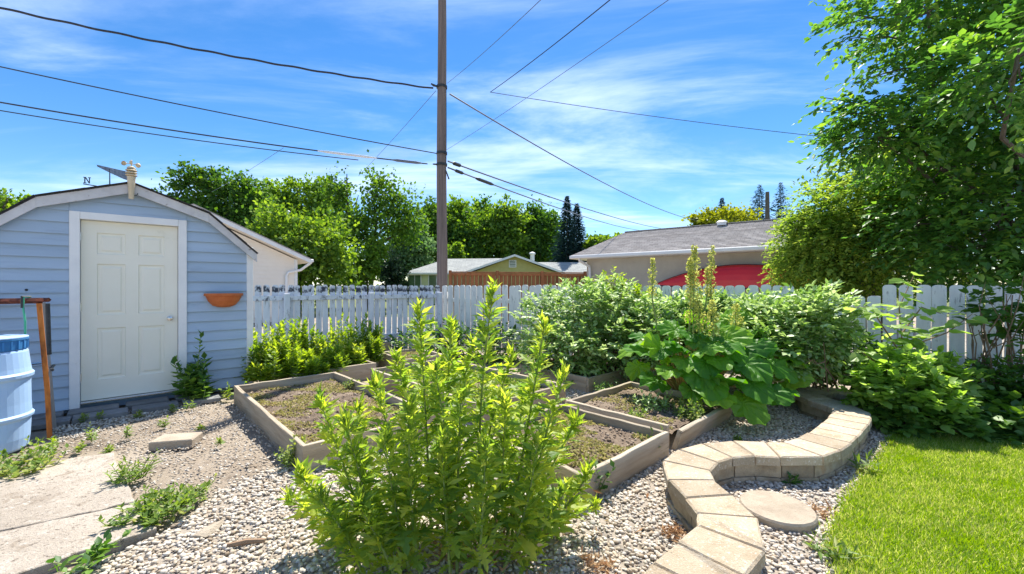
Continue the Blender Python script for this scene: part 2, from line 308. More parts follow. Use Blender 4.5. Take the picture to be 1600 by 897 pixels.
def picket_mat(name, base, mould):
    m, nt, N, L, out = new_mat(name); b = N.new('ShaderNodeBsdfPrincipled'); L.new(b.outputs[0], out.inputs[0])
    v = coords(N, L, (1, 1, 0.18), True); n1 = noise_node(N, L, v, 9, 7, 0.6); r = ramp_node(N, [(0.3, tuple(c * 0.82 for c in base)), (0.65, base)]); L.new(n1, r.inputs[0])
    n2 = noise_node(N, L, v, 26, 7, 0.7); mr = N.new('ShaderNodeMapRange'); mr.inputs['From Min'].default_value = 0.57; mr.inputs['From Max'].default_value = 0.68; L.new(n2, mr.inputs['Value'])
    c = mixc(N, L, mr.outputs[0], r.outputs[0], (0.30, 0.28, 0.27))
    if mould:                                          # mildew stains where rain stands on the rail, and splash marks by the ground
        tc = N.new('ShaderNodeTexCoord'); sp = N.new('ShaderNodeSeparateXYZ'); L.new(tc.outputs['Object'], sp.inputs[0])
        v2 = coords(N, L, (1, 1, 0.6), True); n3 = noise_node(N, L, v2, 13, 6, 0.7)
        cr = N.new('ShaderNodeFloatCurve'); cu = cr.mapping.curves[0]; pts = [(0.0, 0.55), (0.15, 0.30), (0.45, 0.12), (0.83, 0.10), (0.86, 0.95), (0.93, 0.45), (1.0, 0.2)]
        while len(cu.points) < len(pts): cu.points.new(0.5, 0.5)
        for i, (a, bb) in enumerate(pts): cu.points[i].location = (a, bb)
        cr.mapping.update(); dv = N.new('ShaderNodeMath'); dv.operation = 'DIVIDE'; L.new(sp.outputs[2], dv.inputs[0]); dv.inputs[1].default_value = 1.42
        L.new(dv.outputs[0], cr.inputs['Value']); ad = N.new('ShaderNodeMath'); ad.operation = 'MULTIPLY_ADD'; L.new(cr.outputs[0], ad.inputs[0]); ad.inputs[1].default_value = 0.31; L.new(n3, ad.inputs[2])
        mr2 = N.new('ShaderNodeMapRange'); mr2.inputs['From Min'].default_value = 0.70; mr2.inputs['From Max'].default_value = 0.82; L.new(ad.outputs[0], mr2.inputs['Value'])
        c = mixc(N, L, mr2.outputs[0], c, (0.05, 0.055, 0.075))
    L.new(c, b.inputs['Base Color']); b.inputs['Roughness'].default_value = 0.75; b.inputs['Specular IOR Level'].default_value = 0.2
    nb = noise_node(N, L, v, 40, 5, 0.6); bp = N.new('ShaderNodeBump'); bp.inputs['Strength'].default_value = 0.3; bp.inputs['Distance'].default_value = 0.005; L.new(nb, bp.inputs['Height']); L.new(bp.outputs[0], b.inputs['Normal'])
    return m
W['picket_old'] = picket_mat('mildewed_white_picket', (0.72, 0.74, 0.80), True)
W['picket'] = picket_mat('white_picket', (0.85, 0.84, 0.80), False)

def shingle_mat(name, c1, c2, mortar, w=0.30, h=0.14):
    m, nt, N, L, out = new_mat(name); b = N.new('ShaderNodeBsdfPrincipled'); L.new(b.outputs[0], out.inputs[0])
    v = coords(N, L, (1, 1, 1), False); br = N.new('ShaderNodeTexBrick'); L.new(v, br.inputs['Vector'])
    br.inputs['Color1'].default_value = rgba(c1); br.inputs['Color2'].default_value = rgba(c2); br.inputs['Mortar'].default_value = rgba(mortar)
    br.inputs['Scale'].default_value = 1; br.inputs['Brick Width'].default_value = w; br.inputs['Row Height'].default_value = h; br.inputs['Mortar Size'].default_value = 0.008
    n = noise_node(N, L, v, 3, 6, 0.7); mr = N.new('ShaderNodeMapRange'); mr.inputs['To Min'].default_value = 0.75; mr.inputs['To Max'].default_value = 1.25; L.new(n, mr.inputs['Value'])
    hv = N.new('ShaderNodeHueSaturation'); L.new(mr.outputs[0], hv.inputs['Value']); L.new(br.outputs['Color'], hv.inputs['Color']); L.new(hv.outputs[0], b.inputs['Base Color'])
    b.inputs['Roughness'].default_value = 0.95; b.inputs['Specular IOR Level'].default_value = 0.15
    bp = N.new('ShaderNodeBump'); bp.inputs['Strength'].default_value = 0.6; bp.inputs['Distance'].default_value = 0.02; L.new(br.outputs['Fac'], bp.inputs['Height']); bp.invert = True; L.new(bp.outputs[0], b.inputs['Normal'])
    return m
W['shingle_grey'] = shingle_mat('grey_asphalt_shingle', (0.28, 0.26, 0.255), (0.41, 0.385, 0.375), (0.19, 0.18, 0.18))
W['shingle_pale'] = shingle_mat('pale_grey_shingle', (0.27, 0.28, 0.27), (0.36, 0.37, 0.35), (0.2, 0.2, 0.2), 0.5, 0.25)

LF = {}
LF['thistle'] = leafmat('thistle_leaf', (0.13, 0.25, 0.05), (0.32, 0.44, 0.06), (0.46, 0.53, 0.10), 0.62, 0.02, 0.5)
LF['golden'] = leafmat('goldenrod_leaf', (0.12, 0.23, 0.03), (0.25, 0.37, 0.045), (0.37, 0.45, 0.07), 0.55, 0.02, 0.5)
LF['rasp'] = leafmat('pale_sheen_leaf', (0.10, 0.21, 0.04), (0.24, 0.39, 0.09), (0.50, 0.61, 0.29), 0.40, 0.055, 0.5)  # palest stop also carries the leaves' sunlit sheen, painted into the colour
LF['rhubarb'] = leafmat('rhubarb_leaf', (0.055, 0.18, 0.022), (0.11, 0.29, 0.03), (0.26, 0.45, 0.05), 0.52, 0.014, 0.45)
LF['sapling'] = leafmat('sapling_leaf', (0.16, 0.30, 0.045), (0.27, 0.43, 0.08), (0.38, 0.52, 0.15), 0.60, 0.03, 0.5)
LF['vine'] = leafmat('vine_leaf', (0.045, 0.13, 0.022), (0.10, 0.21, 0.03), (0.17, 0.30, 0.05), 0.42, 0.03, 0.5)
LF['apple'] = leafmat('apple_leaf', (0.045, 0.14, 0.028), (0.11, 0.26, 0.045), (0.28, 0.44, 0.065), 0.52, 0.045, 0.45)
LF['feather'] = leafmat('feathery_leaf', (0.075, 0.16, 0.03), (0.18, 0.30, 0.05), (0.34, 0.44, 0.085), 0.52, 0.01, 0.6)
LF['elm'] = leafmat('elm_leaf', (0.035, 0.10, 0.02), (0.085, 0.19, 0.025), (0.16, 0.27, 0.035), 0.45, 0.015, 0.6)
LF['light'] = leafmat('light_tree_leaf', (0.075, 0.16, 0.025), (0.15, 0.27, 0.035), (0.24, 0.36, 0.05), 0.48, 0.015, 0.6)
LF['willow'] = leafmat('grey_green_leaf', (0.07, 0.15, 0.055), (0.13, 0.24, 0.09), (0.20, 0.31, 0.13), 0.42, 0.02, 0.6)
LF['spruce'] = leafmat('spruce_needle', (0.012, 0.035, 0.034), (0.022, 0.055, 0.05), (0.04, 0.085, 0.07), 0.15, 0.01, 0.6)
LF['cedar'] = leafmat('dark_cedar', (0.012, 0.028, 0.014), (0.02, 0.045, 0.02), None, 0.15, 0.01)
LF['yellowtree'] = leafmat('yellow_green_leaf', (0.14, 0.18, 0.02), (0.24, 0.28, 0.035), None, 0.45, 0.01)
LF['weed'] = leafmat('small_weed_leaf', (0.10, 0.18, 0.03), (0.20, 0.30, 0.05), (0.33, 0.36, 0.09), 0.45, 0.02, 0.5)
LF['dry'] = leafmat('dry_ground_cover', (0.22, 0.21, 0.07), (0.34, 0.33, 0.12), (0.42, 0.35, 0.17), 0.3, 0.0)
LF['brown'] = leafmat('brown_dead_leaf', (0.26, 0.15, 0.08), (0.40, 0.26, 0.14), (0.48, 0.36, 0.22), 0.3, 0.0)
LF['spike'] = leafmat('seed_spike', (0.28, 0.33, 0.08), (0.42, 0.45, 0.13), (0.54, 0.54, 0.20), 0.45, 0.0)
LF['grass'] = leafmat('lawn_blade', (0.14, 0.27, 0.025), (0.30, 0.43, 0.04), (0.55, 0.56, 0.20), 0.50, 0.02)

# ------------------------------------------------------------------ leaf clouds (numpy)
T_LEAF = (np.array([[0, 0, 0], [0.28, 0.42, 0.05], [0, 1, -0.08], [-0.28, 0.42, 0.05], [0, 0.45, -0.05]]), np.array([[0, 1, 4], [1, 2, 4], [2, 3, 4], [3, 0, 4]]))
T_LONG = (np.array([[0, 0, 0], [0.13, 0.4, 0.03], [0, 1, -0.12], [-0.13, 0.4, 0.03]]), np.array([[0, 1, 2], [0, 2, 3]]))
T_CARD = (np.array([[0, 0, 0], [0.38, 0.5, 0.06], [0, 1, -0.05], [-0.38, 0.5, 0.06]]), np.array([[0, 1, 2], [0, 2, 3]]))
T_ROUND = (np.array([[0, 0, 0], [0.34, 0.18, 0.05], [0.40, 0.55, 0.06], [0, 1, -0.12], [-0.40, 0.55, 0.06], [-0.34, 0.18, 0.05], [0, 0.5, -0.03]]), np.array([[0, 1, 6], [1, 2, 6], [2, 3, 6], [3, 4, 6], [4, 5, 6], [5, 0, 6]]))
T_OVAL = (np.array([[0, 0, 0], [0.20, 0.22, 0.04], [0.27, 0.52, 0.05], [0, 1, -0.12], [-0.27, 0.52, 0.05], [-0.20, 0.22, 0.04], [0, 0.5, -0.04]]), np.array([[0, 1, 6], [1, 2, 6], [2, 3, 6], [3, 4, 6], [4, 5, 6], [5, 0, 6]]))
T_BLADE = (np.array([[-0.05, 0, 0], [0.05, 0, 0], [0.035, 0.55, 0.05], [-0.035, 0.55, 0.05], [0, 1, 0.22]]), np.array([[0, 1, 2], [0, 2, 3], [3, 2, 4]]))
_t = (1 + 5 ** 0.5) / 2
_ico = np.array([[-1, _t, 0], [1, _t, 0], [-1, -_t, 0], [1, -_t, 0], [0, -1, _t], [0, 1, _t], [0, -1, -_t], [0, 1, -_t], [_t, 0, -1], [_t, 0, 1], [-_t, 0, -1], [-_t, 0, 1]]) / math.sqrt(1 + _t * _t)
T_PEB = (_ico, np.array([[0, 11, 5], [0, 5, 1], [0, 1, 7], [0, 7, 10], [0, 10, 11], [1, 5, 9], [5, 11, 4], [11, 10, 2], [10, 7, 6], [7, 1, 8], [3, 9, 4], [3, 4, 2], [3, 2, 6], [3, 6, 8], [3, 8, 9], [4, 9, 5], [2, 4, 11], [6, 2, 10], [8, 6, 7], [9, 8, 1]]))
_k = T_PEB[0][T_PEB[1]].mean(1)[:, 2] > -0.55; T_GRAVEL = (T_PEB[0], T_PEB[1][_k])
def nrm(a): return a / np.maximum(np.linalg.norm(a, axis=1, keepdims=True), 1e-9)
def rdir(n): return nrm(rng.normal(size=(n, 3)))
def cloud(C, D, U, S, T, rn=None):
    tv, tf = T; n, k = len(C), len(tv); D = nrm(D); X = np.cross(D, U); bad = np.linalg.norm(X, axis=1) < 1e-4; X[bad] = [1, 0, 0]; X = nrm(X); Z = np.cross(X, D)
    S = np.asarray(S, float); S = np.repeat(S[:, None], 3, 1) if S.ndim == 1 else S
    V = C[:, None, :] + (tv[None, :, 0:1] * S[:, None, 0:1]) * X[:, None] + (tv[None, :, 1:2] * S[:, None, 1:2]) * D[:, None] + (tv[None, :, 2:3] * S[:, None, 2:3]) * Z[:, None]
    Fc = (tf[None] + (np.arange(n) * k)[:, None, None]).reshape(-1, 3)
    rn = rng.random(n) if rn is None else rn
    return V.reshape(-1, 3), Fc, np.repeat(rn, k)
def cloud_obj(name, parts, mat, parent=None, kind='stuff', off=(0, 0, 0), smooth=True):
    V, Fc, rn, b = [], [], [], 0
    for v, f, r in parts: V.append(v); Fc.append(f + b); rn.append(r); b += len(v)
    V = np.concatenate(V) - np.array(off)[None]
    o = link(name, np_mesh(V, np.concatenate(Fc), np.concatenate(rn), smooth), mat, parent)
    if kind: o['kind'] = kind
    return o
def lobes_leaves(lobes, n, size, T=T_CARD, clump=26, spread=0.20, shell=0.55, droop=0.0, flat=0.6):
    """leaves in clumps spread through a set of ellipsoids (c, r); clumps lean to the outside"""
    vol = np.array([r[0] * r[1] * r[2] for c, r in lobes]) ** 0.75; pr = vol / vol.sum(); K = max(4, n // clump)
    which = rng.choice(len(lobes), K, p=pr); c = np.array([l[0] for l in lobes])[which]; r = np.array([l[1] for l in lobes])[which]
    d = rdir(K); rad = shell + (1 - shell) * rng.random(K); rad *= 1 + 0.20 * rng.normal(size=K)
    cc = c + d * r * rad[:, None]
    ridx = np.repeat(np.arange(K), clump); N = len(ridx); sp = (spread * r.mean(1) * (0.6 + 0.8 * rng.random(K)))[ridx][:, None]
    o = rng.normal(size=(N, 3)); o[:, 2] *= flat
    Pn = cc[ridx] + o * sp; out = d[ridx] * 0.8 + rdir(N) * 0.9; out[:, 2] += 0.05 - droop
    U = rdir(N) * 0.8 + d[ridx] * 0.5; U[:, 2] += 0.5
    tone = np.clip(rng.random(K)[ridx] * 0.5 + rng.random(N) * 0.5, 0, 0.999)
    return cloud(Pn, out, U, size * (0.65 + 0.7 * rng.random(N)), T, tone), cc
def spray_leaves(base, dirs, length, nleaf, size, T=T_LEAF, spreadang=0.9, droop=0.15, tone=None):
    """twigs: leaves set alternately along a short shoot"""
    K = len(base); dirs = nrm(dirs); length = np.broadcast_to(length, (K,)); t = (np.arange(nleaf) + 0.6) / nleaf
    idx = np.repeat(np.arange(K), nleaf); tt = np.tile(t, K) + rng.normal(size=K * nleaf) * 0.03
    Pn = base[idx] + dirs[idx] * (length[idx] * tt)[:, None]; Pn[:, 2] -= droop * length[idx] * tt ** 2
    side = np.cross(dirs, np.tile([0, 0, 1.0], (K, 1)) + 0.2 * rdir(K)); side = nrm(side)
    sgn = np.tile(np.where(np.arange(nleaf) % 2 == 0, 1.0, -1.0), K)
    D = dirs[idx] * (0.35 + 0.6 * tt ** 2)[:, None] + side[idx] * (sgn * spreadang * (1 - 0.5 * tt))[:, None] + rdir(len(idx)) * 0.45; D[:, 2] -= 0.12
    U = np.tile([0, 0, 1.0], (len(idx), 1)) + rdir(len(idx)) * 0.55
    tn = None
    if tone is not None: tn = np.clip(0.6 * tone[idx] + 0.4 * rng.random(len(idx)), 0, 0.999)
    return cloud(Pn, D, U, size * (0.6 + 0.6 * rng.random(len(idx))), T, tn)
def limb(a, b, r0, r1, wob=0.06, seg=4):
    a, b = Vector(a), Vector(b); Ln = (b - a).length; pts, rad = [], []
    for i in range(seg + 1):
        t = i / seg; w = wob * Ln * math.sin(math.pi * t)
        pts.append(a.lerp(b, t) + Vector((rnd.uniform(-1, 1), rnd.uniform(-1, 1), rnd.uniform(-0.2, 0.6))) * w); rad.append(r0 + (r1 - r0) * t)
    return tube(pts, rad, 6)

# ================================================================== THE SETTING
def sheet(name, pts, z, mat): return tag(mobj(name, [(p[0], p[1], z) for p in pts], [list(range(len(pts)))], mat), kind='structure')
# ground: one sheet to the horizon, finely waved near the camera
def ground():
    xs = np.concatenate([[-900, -300, -80, -30], np.linspace(-12, 12, 121), [30, 80, 300, 900]]); ys = np.concatenate([[-300, -40, -8], np.linspace(-1, 12, 66), [20, 40, 90, 300, 1500]])
    gx, gy = np.meshgrid(xs, ys); z = 0.010 * np.sin(gx * 2.3 + gy) + 0.008 * np.sin(gy * 3.1 - gx * 1.7) - 0.018
    V = np.stack([gx, gy, z], -1).reshape(-1, 3); nx = len(xs); i, j = np.meshgrid(np.arange(len(ys) - 1), np.arange(nx - 1), indexing='ij'); a = (i * nx + j).ravel()
    return tag(link('ground', np_mesh(V, np.stack([a, a + 1, a + nx + 1, a + nx], -1)), W['ground']), kind='structure')
ground()
far = sheet('neighbour_lawn', [(-300, 19), (300, 19), (300, 900), (-300, 900)], 0.008, W['turf'])
sheet('alley', [(-60, -22), (-1.9, 11.2), (2.2, 11.6), (60, -20), (60, -14.5), (2.4, 16.2), (-2.4, 16.2), (-60, -16)], 0.004, W['alley'])

LAWN_PX = [(1398, 668), (1385, 705), (1352, 745), (1322, 785), (1300, 830), (1298, 870), (1310, 905), (1345, 1150)]
LAWN = [tuple(G(*p).xy) for p in LAWN_PX] + [(6.0, 0.8), (7.4, 3.4), tuple(G(1600, 700).xy), tuple(G(1520, 684).xy), tuple(G(1450, 670).xy)]
sheet('lawn', LAWN, 0.012, W['turf'])
SLAB_A = [(-420, 800), (-60, 752), (0, 741), (100, 725), (178, 713), (188, 745), (200, 765), (213, 792), (120, 812), (0, 838), (-420, 925)]
SLAB_B = [(-420, 926), (0, 839.4), (120, 813.4), (213.5, 793.5), (245, 833), (170, 858), (100, 881), (30, 905), (-420, 1100)]
for pxs in (SLAB_A, SLAB_B):
    poly = []
    for i, p in enumerate(pxs):                         # rough broken edges
        q = pxs[(i + 1) % len(pxs)]
        for t in (0, 0.33, 0.66):
            e = (p[0] + (q[0] - p[0]) * t + (rnd.uniform(-2.5, 2.5) if t else 0), p[1] + (q[1] - p[1]) * t + (rnd.uniform(-1.5, 1.5) if t else 0)); poly.append(G(*e).xy)
    V, Fs = slab(poly, -0.06, 0.035 if pxs is SLAB_A else 0.031, 0.004); tag(mobj('concrete_pad', V, Fs, W['concrete']), kind='structure')

# ------------------------------------------------------------------ raised beds: front corner, length along DA, length along NA, height
BEDS = {
 'near_left': ((-1.56, 3.107), 1.20, 2.60, 0.20, 0.10, 'low plank bed of dry bare soil with a sawn stump inside'),
 'near_right': ((0.452, 2.63), 1.15, 1.15, 0.20, 0.12, 'square plank bed of dry weedy soil beside the curved block wall'),
 'rhubarb': ((1.357, 3.53), 1.26, 1.15, 0.20, 0.13, 'plank bed with a leaning front board where the rhubarb grows'),
 'shrub': ((1.00, 5.42), 2.6, 1.29, 0.20, 0.12, 'plank bed under the pale-leaved shrubs'),
 'middle': ((-0.30, 4.11), 1.30, 2.52, 0.22, 0.13, 'long plank bed of low weeds behind the tall thistles'),
 'back_left': ((-2.94, 5.60), 1.17, 1.30, 0.22, 0.14, 'plank bed full of yellow-green leafy plants beside the shed'),
 'small': ((-1.67, 6.53), 0.75, 0.95, 0.25, 0.19, 'small square plank bed of bare soil near the fence corner'),
 'compost': ((-2.95, 7.05), 0.95, 0.45, 0.36, 0.24, 'narrow raised plank bed against the mildewed fence'),
}
BEDPOLY = {}
def make_bed(key):
    (cx, cy), la, ln, top, soil, lab = BEDS[key]; root = empty('raised_bed', (cx, cy, 0), lab, 'garden bed', 'plank garden beds', ANG)
    th = 0.038; hgt = top + 0.03; zc = top / 2 - 0.015
    lean = key == 'rhubarb'
    def board(l, loc, rz, tilt=0.0):
        # a plank with a slightly uneven top edge
        n = 9; V, Fs = [], []
        for i in range(n):
            x = -l / 2 + l * i / (n - 1); dz = rnd.uniform(-0.006, 0.006)
            for y, z in ((-th / 2, -hgt / 2), (th / 2, -hgt / 2), (th / 2, hgt / 2 + dz - 0.004), (th / 2 - 0.005, hgt / 2 + dz), (-th / 2 + 0.005, hgt / 2 + dz), (-th / 2, hgt / 2 + dz - 0.004)): V.append((x, y + rnd.uniform(-0.002, 0.002), z))
        for i in range(n - 1):
            for k in range(6): Fs.append([i * 6 + k, i * 6 + (k + 1) % 6, (i + 1) * 6 + (k + 1) % 6, (i + 1) * 6 + k])
        Fs += [[5, 4, 3, 2, 1, 0], [len(V) - 6 + k for k in range(6)]]
        M = Matrix.Translation(loc) @ Matrix.Rotation(rz, 4, 'Z') @ Matrix.Rotation(tilt, 4, 'X')
        return link('board', mesh(V, Fs), W['bedwood'], root, M)
    board(la + (0.0 if not lean else -0.02), (la / 2, th / 2 - (0.05 if lean else 0), zc), 0, R(18) if lean else 0)      # front right
    board(la, (la / 2, ln - th / 2, zc), 0)
    board(ln - 2 * th - 0.006, (th / 2, ln / 2, zc), R(90)); board(ln - 2 * th - 0.006, (la - th / 2, ln / 2, zc), R(90))
    # soil: lumpy sheet
    nx, ny = max(12, int(la / 0.045)), max(12, int(ln / 0.045)); xs = np.linspace(th + 0.003, la - th - 0.003, nx); ys = np.linspace(th + 0.003, ln - th - 0.003, ny); gx, gy = np.meshgrid(xs, ys)
    mound = 0.03 * np.exp(-(((gx - la / 2) / (la * 0.3)) ** 2 + ((gy - ln / 2) / (ln * 0.3)) ** 2)) + 0.012 * np.sin(gx * 9 + cx) * np.sin(gy * 7.3 + cy)
    z = soil + mound + rng.normal(size=gx.shape) * 0.007
    V = np.stack([gx, gy, z], -1).reshape(-1, 3); i, j = np.meshgrid(np.arange(ny - 1), np.arange(nx - 1), indexing='ij'); a = (i * nx + j).ravel()
    link('soil', np_mesh(V, np.stack([a, a + 1, a + nx + 1, a + nx], -1)), W['soil'], root)
    c = Vector((cx, cy, 0)); BEDPOLY[key] = [tuple((c + DA * p + NA * q).xy) for p, q in ((0, 0), (la, 0), (la, ln), (0, ln))]
    return root
for k in BEDS: make_bed(k)
def bedpt(key, p, q):
    (cx, cy), la, ln, top, soil, _ = BEDS[key]; v = Vector((cx, cy, 0)) + DA * p * la + NA * q * ln; v.z = soil; return v

# ------------------------------------------------------------------ gravel (stuff) over the ground
PEB = attrmat('river_pebbles', [(0.0, (0.24, 0.18, 0.125)), (0.12, (0.42, 0.34, 0.25)), (0.38, (0.54, 0.46, 0.36)), (0.60, (0.45, 0.41, 0.36)), (0.85, (0.60, 0.53, 0.44)), (1.0, (0.74, 0.69, 0.60))], 0.8)
SLABS = [[tuple(G(*p).xy) for p in s] for s in (SLAB_A, SLAB_B)]
def scatter(poly, dens, excl=()):
    p = np.array([q[:2] for q in poly]); lo, hi = p.min(0), p.max(0); n = int(dens * np.prod(hi - lo)); pts = lo + (hi - lo) * rng.random((n, 2)); m = inside(pts, poly)
    for e in excl: m &= ~inside(pts, e)
    return pts[m]
GRAVEL_PX = [(70, 905), (140, 884), (245, 838), (300, 805), (345, 765), (440, 728), (500, 715), (600, 705), (700, 665), (790, 640), (860, 612), (940, 596), (1080, 586), (1250, 590), (1330, 632), (1400, 650), (1425, 690), (1400, 760), (1360, 850), (1350, 1000), (800, 1120), (-100, 1120)]
GRAVEL = [tuple(G(*p).xy) for p in GRAVEL_PX]
sheet('gravel_bed', GRAVEL, 0.0005, W['gravel_bed'])
EXCL = list(BEDPOLY.values()) + SLABS
def pebbles(name, pts, r0, r1, label):
    n = len(pts); C = np.concatenate([pts, (rng.random((n, 1)) * 0.013 - 0.001)], 1); r = r0 + (r1 - r0) * rng.random(n) ** 1.5
    S = np.stack([r * (0.8 + 0.5 * rng.random(n)), r * (0.8 + 0.7 * rng.random(n)), r * (0.5 + 0.3 * rng.random(n))], 1)
    D = rdir(n); D[:, 2] *= 0.35; U = np.tile([0, 0, 1.0], (n, 1)) + 0.3 * rdir(n)
    return tag(cloud_obj(name, [cloud(C, D, U, S, T_GRAVEL)], PEB), label, 'gravel', kind='stuff')
gp = scatter(GRAVEL, 2900, EXCL + [LAWN]); pebbles('gravel', gp, 0.0070, 0.0155, 'loose pale river pebbles around the beds and block wall')
# thin grit over the trodden sandy ground in front of the shed
GRIT_PX = [(60, 720), (80, 690), (330, 628), (365, 632), (470, 720), (400, 745), (300, 800), (240, 835), (180, 700)]
gq = scatter([tuple(G(*p).xy) for p in GRIT_PX], 900, EXCL); pebbles('grit', gq, 0.004, 0.011, 'fine scattered grit on the sandy ground before the shed')
gs = scatter([tuple(G(*p).xy) for p in ((85, 655), (280, 625), (330, 628), (80, 695))], 2200, EXCL); pebbles('door_gravel', gs, 0.006, 0.013, 'dark strip of small gravel along the shed pavers')

# ------------------------------------------------------------------ grass
def grass():
    pts = scatter(LAWN, 25000); pts = pts + rng.normal(size=pts.shape) * 0.028; d = np.linalg.norm(pts, axis=1); keep = (d < 6.0) & (pts[:, 1] > 1.5); pts = pts[keep]; d = d[keep]
    n = len(pts); C = np.concatenate([pts, np.full((n, 1), 0.010)], 1); D = np.tile([0, 0, 1.0], (n, 1)) + rdir(n) * 0.75; D[:, 2] = np.abs(D[:, 2]) + 0.15
    patch = 0.5 + 0.25 * np.sin(pts[:, 0] * 4.1 + 1.3 * np.sin(pts[:, 1] * 3.3)) * np.sin(pts[:, 1] * 5.2) + 0.25 * np.sin(pts[:, 0] * 11 + pts[:, 1] * 7) * np.sin(pts[:, 1] * 13 - pts[:, 0] * 5); rn = np.clip(0.40 * patch + 0.60 * rng.random(n) ** 1.15, 0, 0.80); rn = np.where(rng.random(n) < 0.10, 0.86 + 0.13 * rng.random(n), rn)
    S = 0.020 + 0.030 * rng.random(n); return tag(cloud_obj('grass', [cloud(C, D, rdir(n), np.stack([0.03 + 0.025 * rng.random(n), S, S], 1), T_BLADE, rn)], LF['grass']), 'bright green mown grass', 'grass', kind='stuff')
grass()

# ================================================================== SHED
S0 = Vector((-4.459, 4.870, 0)); shed = empty('garden_shed', S0, 'pale blue sided garden shed with gambrel roof and cream door', 'shed', rz=ANG)
SD = 2.45
WALLP = [(-1.21, 0.06), (1.21, 0.06), (1.21, 1.92), (0.70, 2.265), (0, 2.515), (-0.70, 2.265), (-1.21, 1.92)]
DT0, DT1, DTOP, SILL = -0.496, 0.514, 2.22, 0.10
def shed_walls():
    V, Fs = prism([(-1.19, 0.0), (1.19, 0.0), (1.19, 1.90), (0.69, 2.245), (0, 2.495), (-0.69, 2.245), (-1.19, 1.90)], 0.10, SD); mobj('wall', V, Fs, W['siding'], shed)
    h = 0.127; k = 0; z = 0.06
    while z < 2.5:
        band = clip(clip(WALLP, 0, -1, -z), 0, 1, z + h)
        pieces = []
        if z < DTOP:
            pieces += [clip(band, 1, 0, DT0 - 0.002), clip(band, -1, 0, -(DT1 + 0.002))]
            if z + h > DTOP: pieces.append(clip(clip(clip(band, 0, -1, -DTOP - 0.002), -1, 0, -DT0), 1, 0, DT1))
        else: pieces.append(band)
        for p in pieces:
            if len(p) < 3: continue
            n = len(p); V = [(a, -(0.001 + 0.024 * (1 - (b - z) / h)), b) for a, b in p] + [(a, 0.02, b) for a, b in p]
            Fs = [list(range(n)), list(range(2 * n - 1, n - 1, -1))] + [[i, i + n, (i + 1) % n + n, (i + 1) % n] for i in range(n)]
            mobj('siding_board', V, Fs, W['siding'], shed)
        z += h
    # side walls: lap boards along the right side (seen from a step to the right)
    z = 0.06
    while z < 1.85:
        V = [(1.19, 0.10, z), (1.19, SD, z), (1.208, SD, z), (1.208, 0.10, z), (1.19, 0.10, z + h), (1.19, SD, z + h), (1.194, SD, z + h), (1.194, 0.10, z + h)]
        mobj('siding_board', V, [[3, 2, 1, 0], [4, 5, 6, 7], [0, 1, 5, 4], [1, 2, 6, 5], [2, 3, 7, 6], [3, 0, 4, 7]], W['siding'], shed); z += h
shed_walls()
box('corner_trim', (0.075, 0.09, 1.87), (1.195, 0.02, 0.06 + 0.935), W['white'], shed)
def shed_roof():
    prof = [(-1.275, 1.845), (-0.735, 2.335), (0, 2.60), (0.735, 2.335), (1.275, 1.845)]
    for i in range(4):
        (a, b), (c, d) = prof[i], prof[i + 1]; L = math.hypot(c - a, d - b); nx, nz = -(d - b) / L, (c - a) / L
        if nz < 0: nx, nz = -nx, -nz
        q = [(a, b), (c, d), (c - nx * 0.012, d - nz * 0.012), (a - nx * 0.012, b - nz * 0.012)]
        V, Fs = prism(q, -0.10, SD + 0.1); pl = mobj('roof_panel', V, Fs, W['shingle_black'], shed)
        # ragged shingle edge, front
        m = int(L / 0.22) + 1
        acc = ([], [])
        for k in range(m):
            t0, t1 = k / m, (k + 1) / m; p0 = (a + (c - a) * t0, b + (d - b) * t0); p1 = (a + (c - a) * t1, b + (d - b) * t1); o = rnd.uniform(0.003, 0.009)
            Vv, Ff = prism([(p0[0] + nx * 0.001, p0[1] + nz * 0.001), (p1[0] + nx * 0.001, p1[1] + nz * 0.001), (p1[0] + nx * o, p1[1] + nz * o), (p0[0] + nx * o * 0.7, p0[1] + nz * o * 0.7)], -0.115 - rnd.uniform(0, 0.012), SD)
            j = join(acc, (Vv, Ff)); acc = j
        mobj('shingle_edge', acc[0], acc[1], W['shingle_black'], pl)
        # fascia board below it
        h = 0.105; q = [(a - nx * 0.014, b - nz * 0.014), (c - nx * 0.014, d - nz * 0.014), (c - nx * 0.014, d - nz * 0.014 - h * 1.02), (a - nx * 0.014, b - nz * 0.014 - h)]
        V, Fs = prism(q, -0.09, -0.060 - 0.003 * (i % 2)); mobj('fascia_board', V, Fs, W['fascia'], shed)
        V, Fs = prism([(p, r - 0.004) for p, r in q[:2]] + [(p, r + 0.07) for p, r in q[2:]], -0.058, -0.02); mobj('soffit_strip', V, Fs, W['white'], shed)
shed_roof()
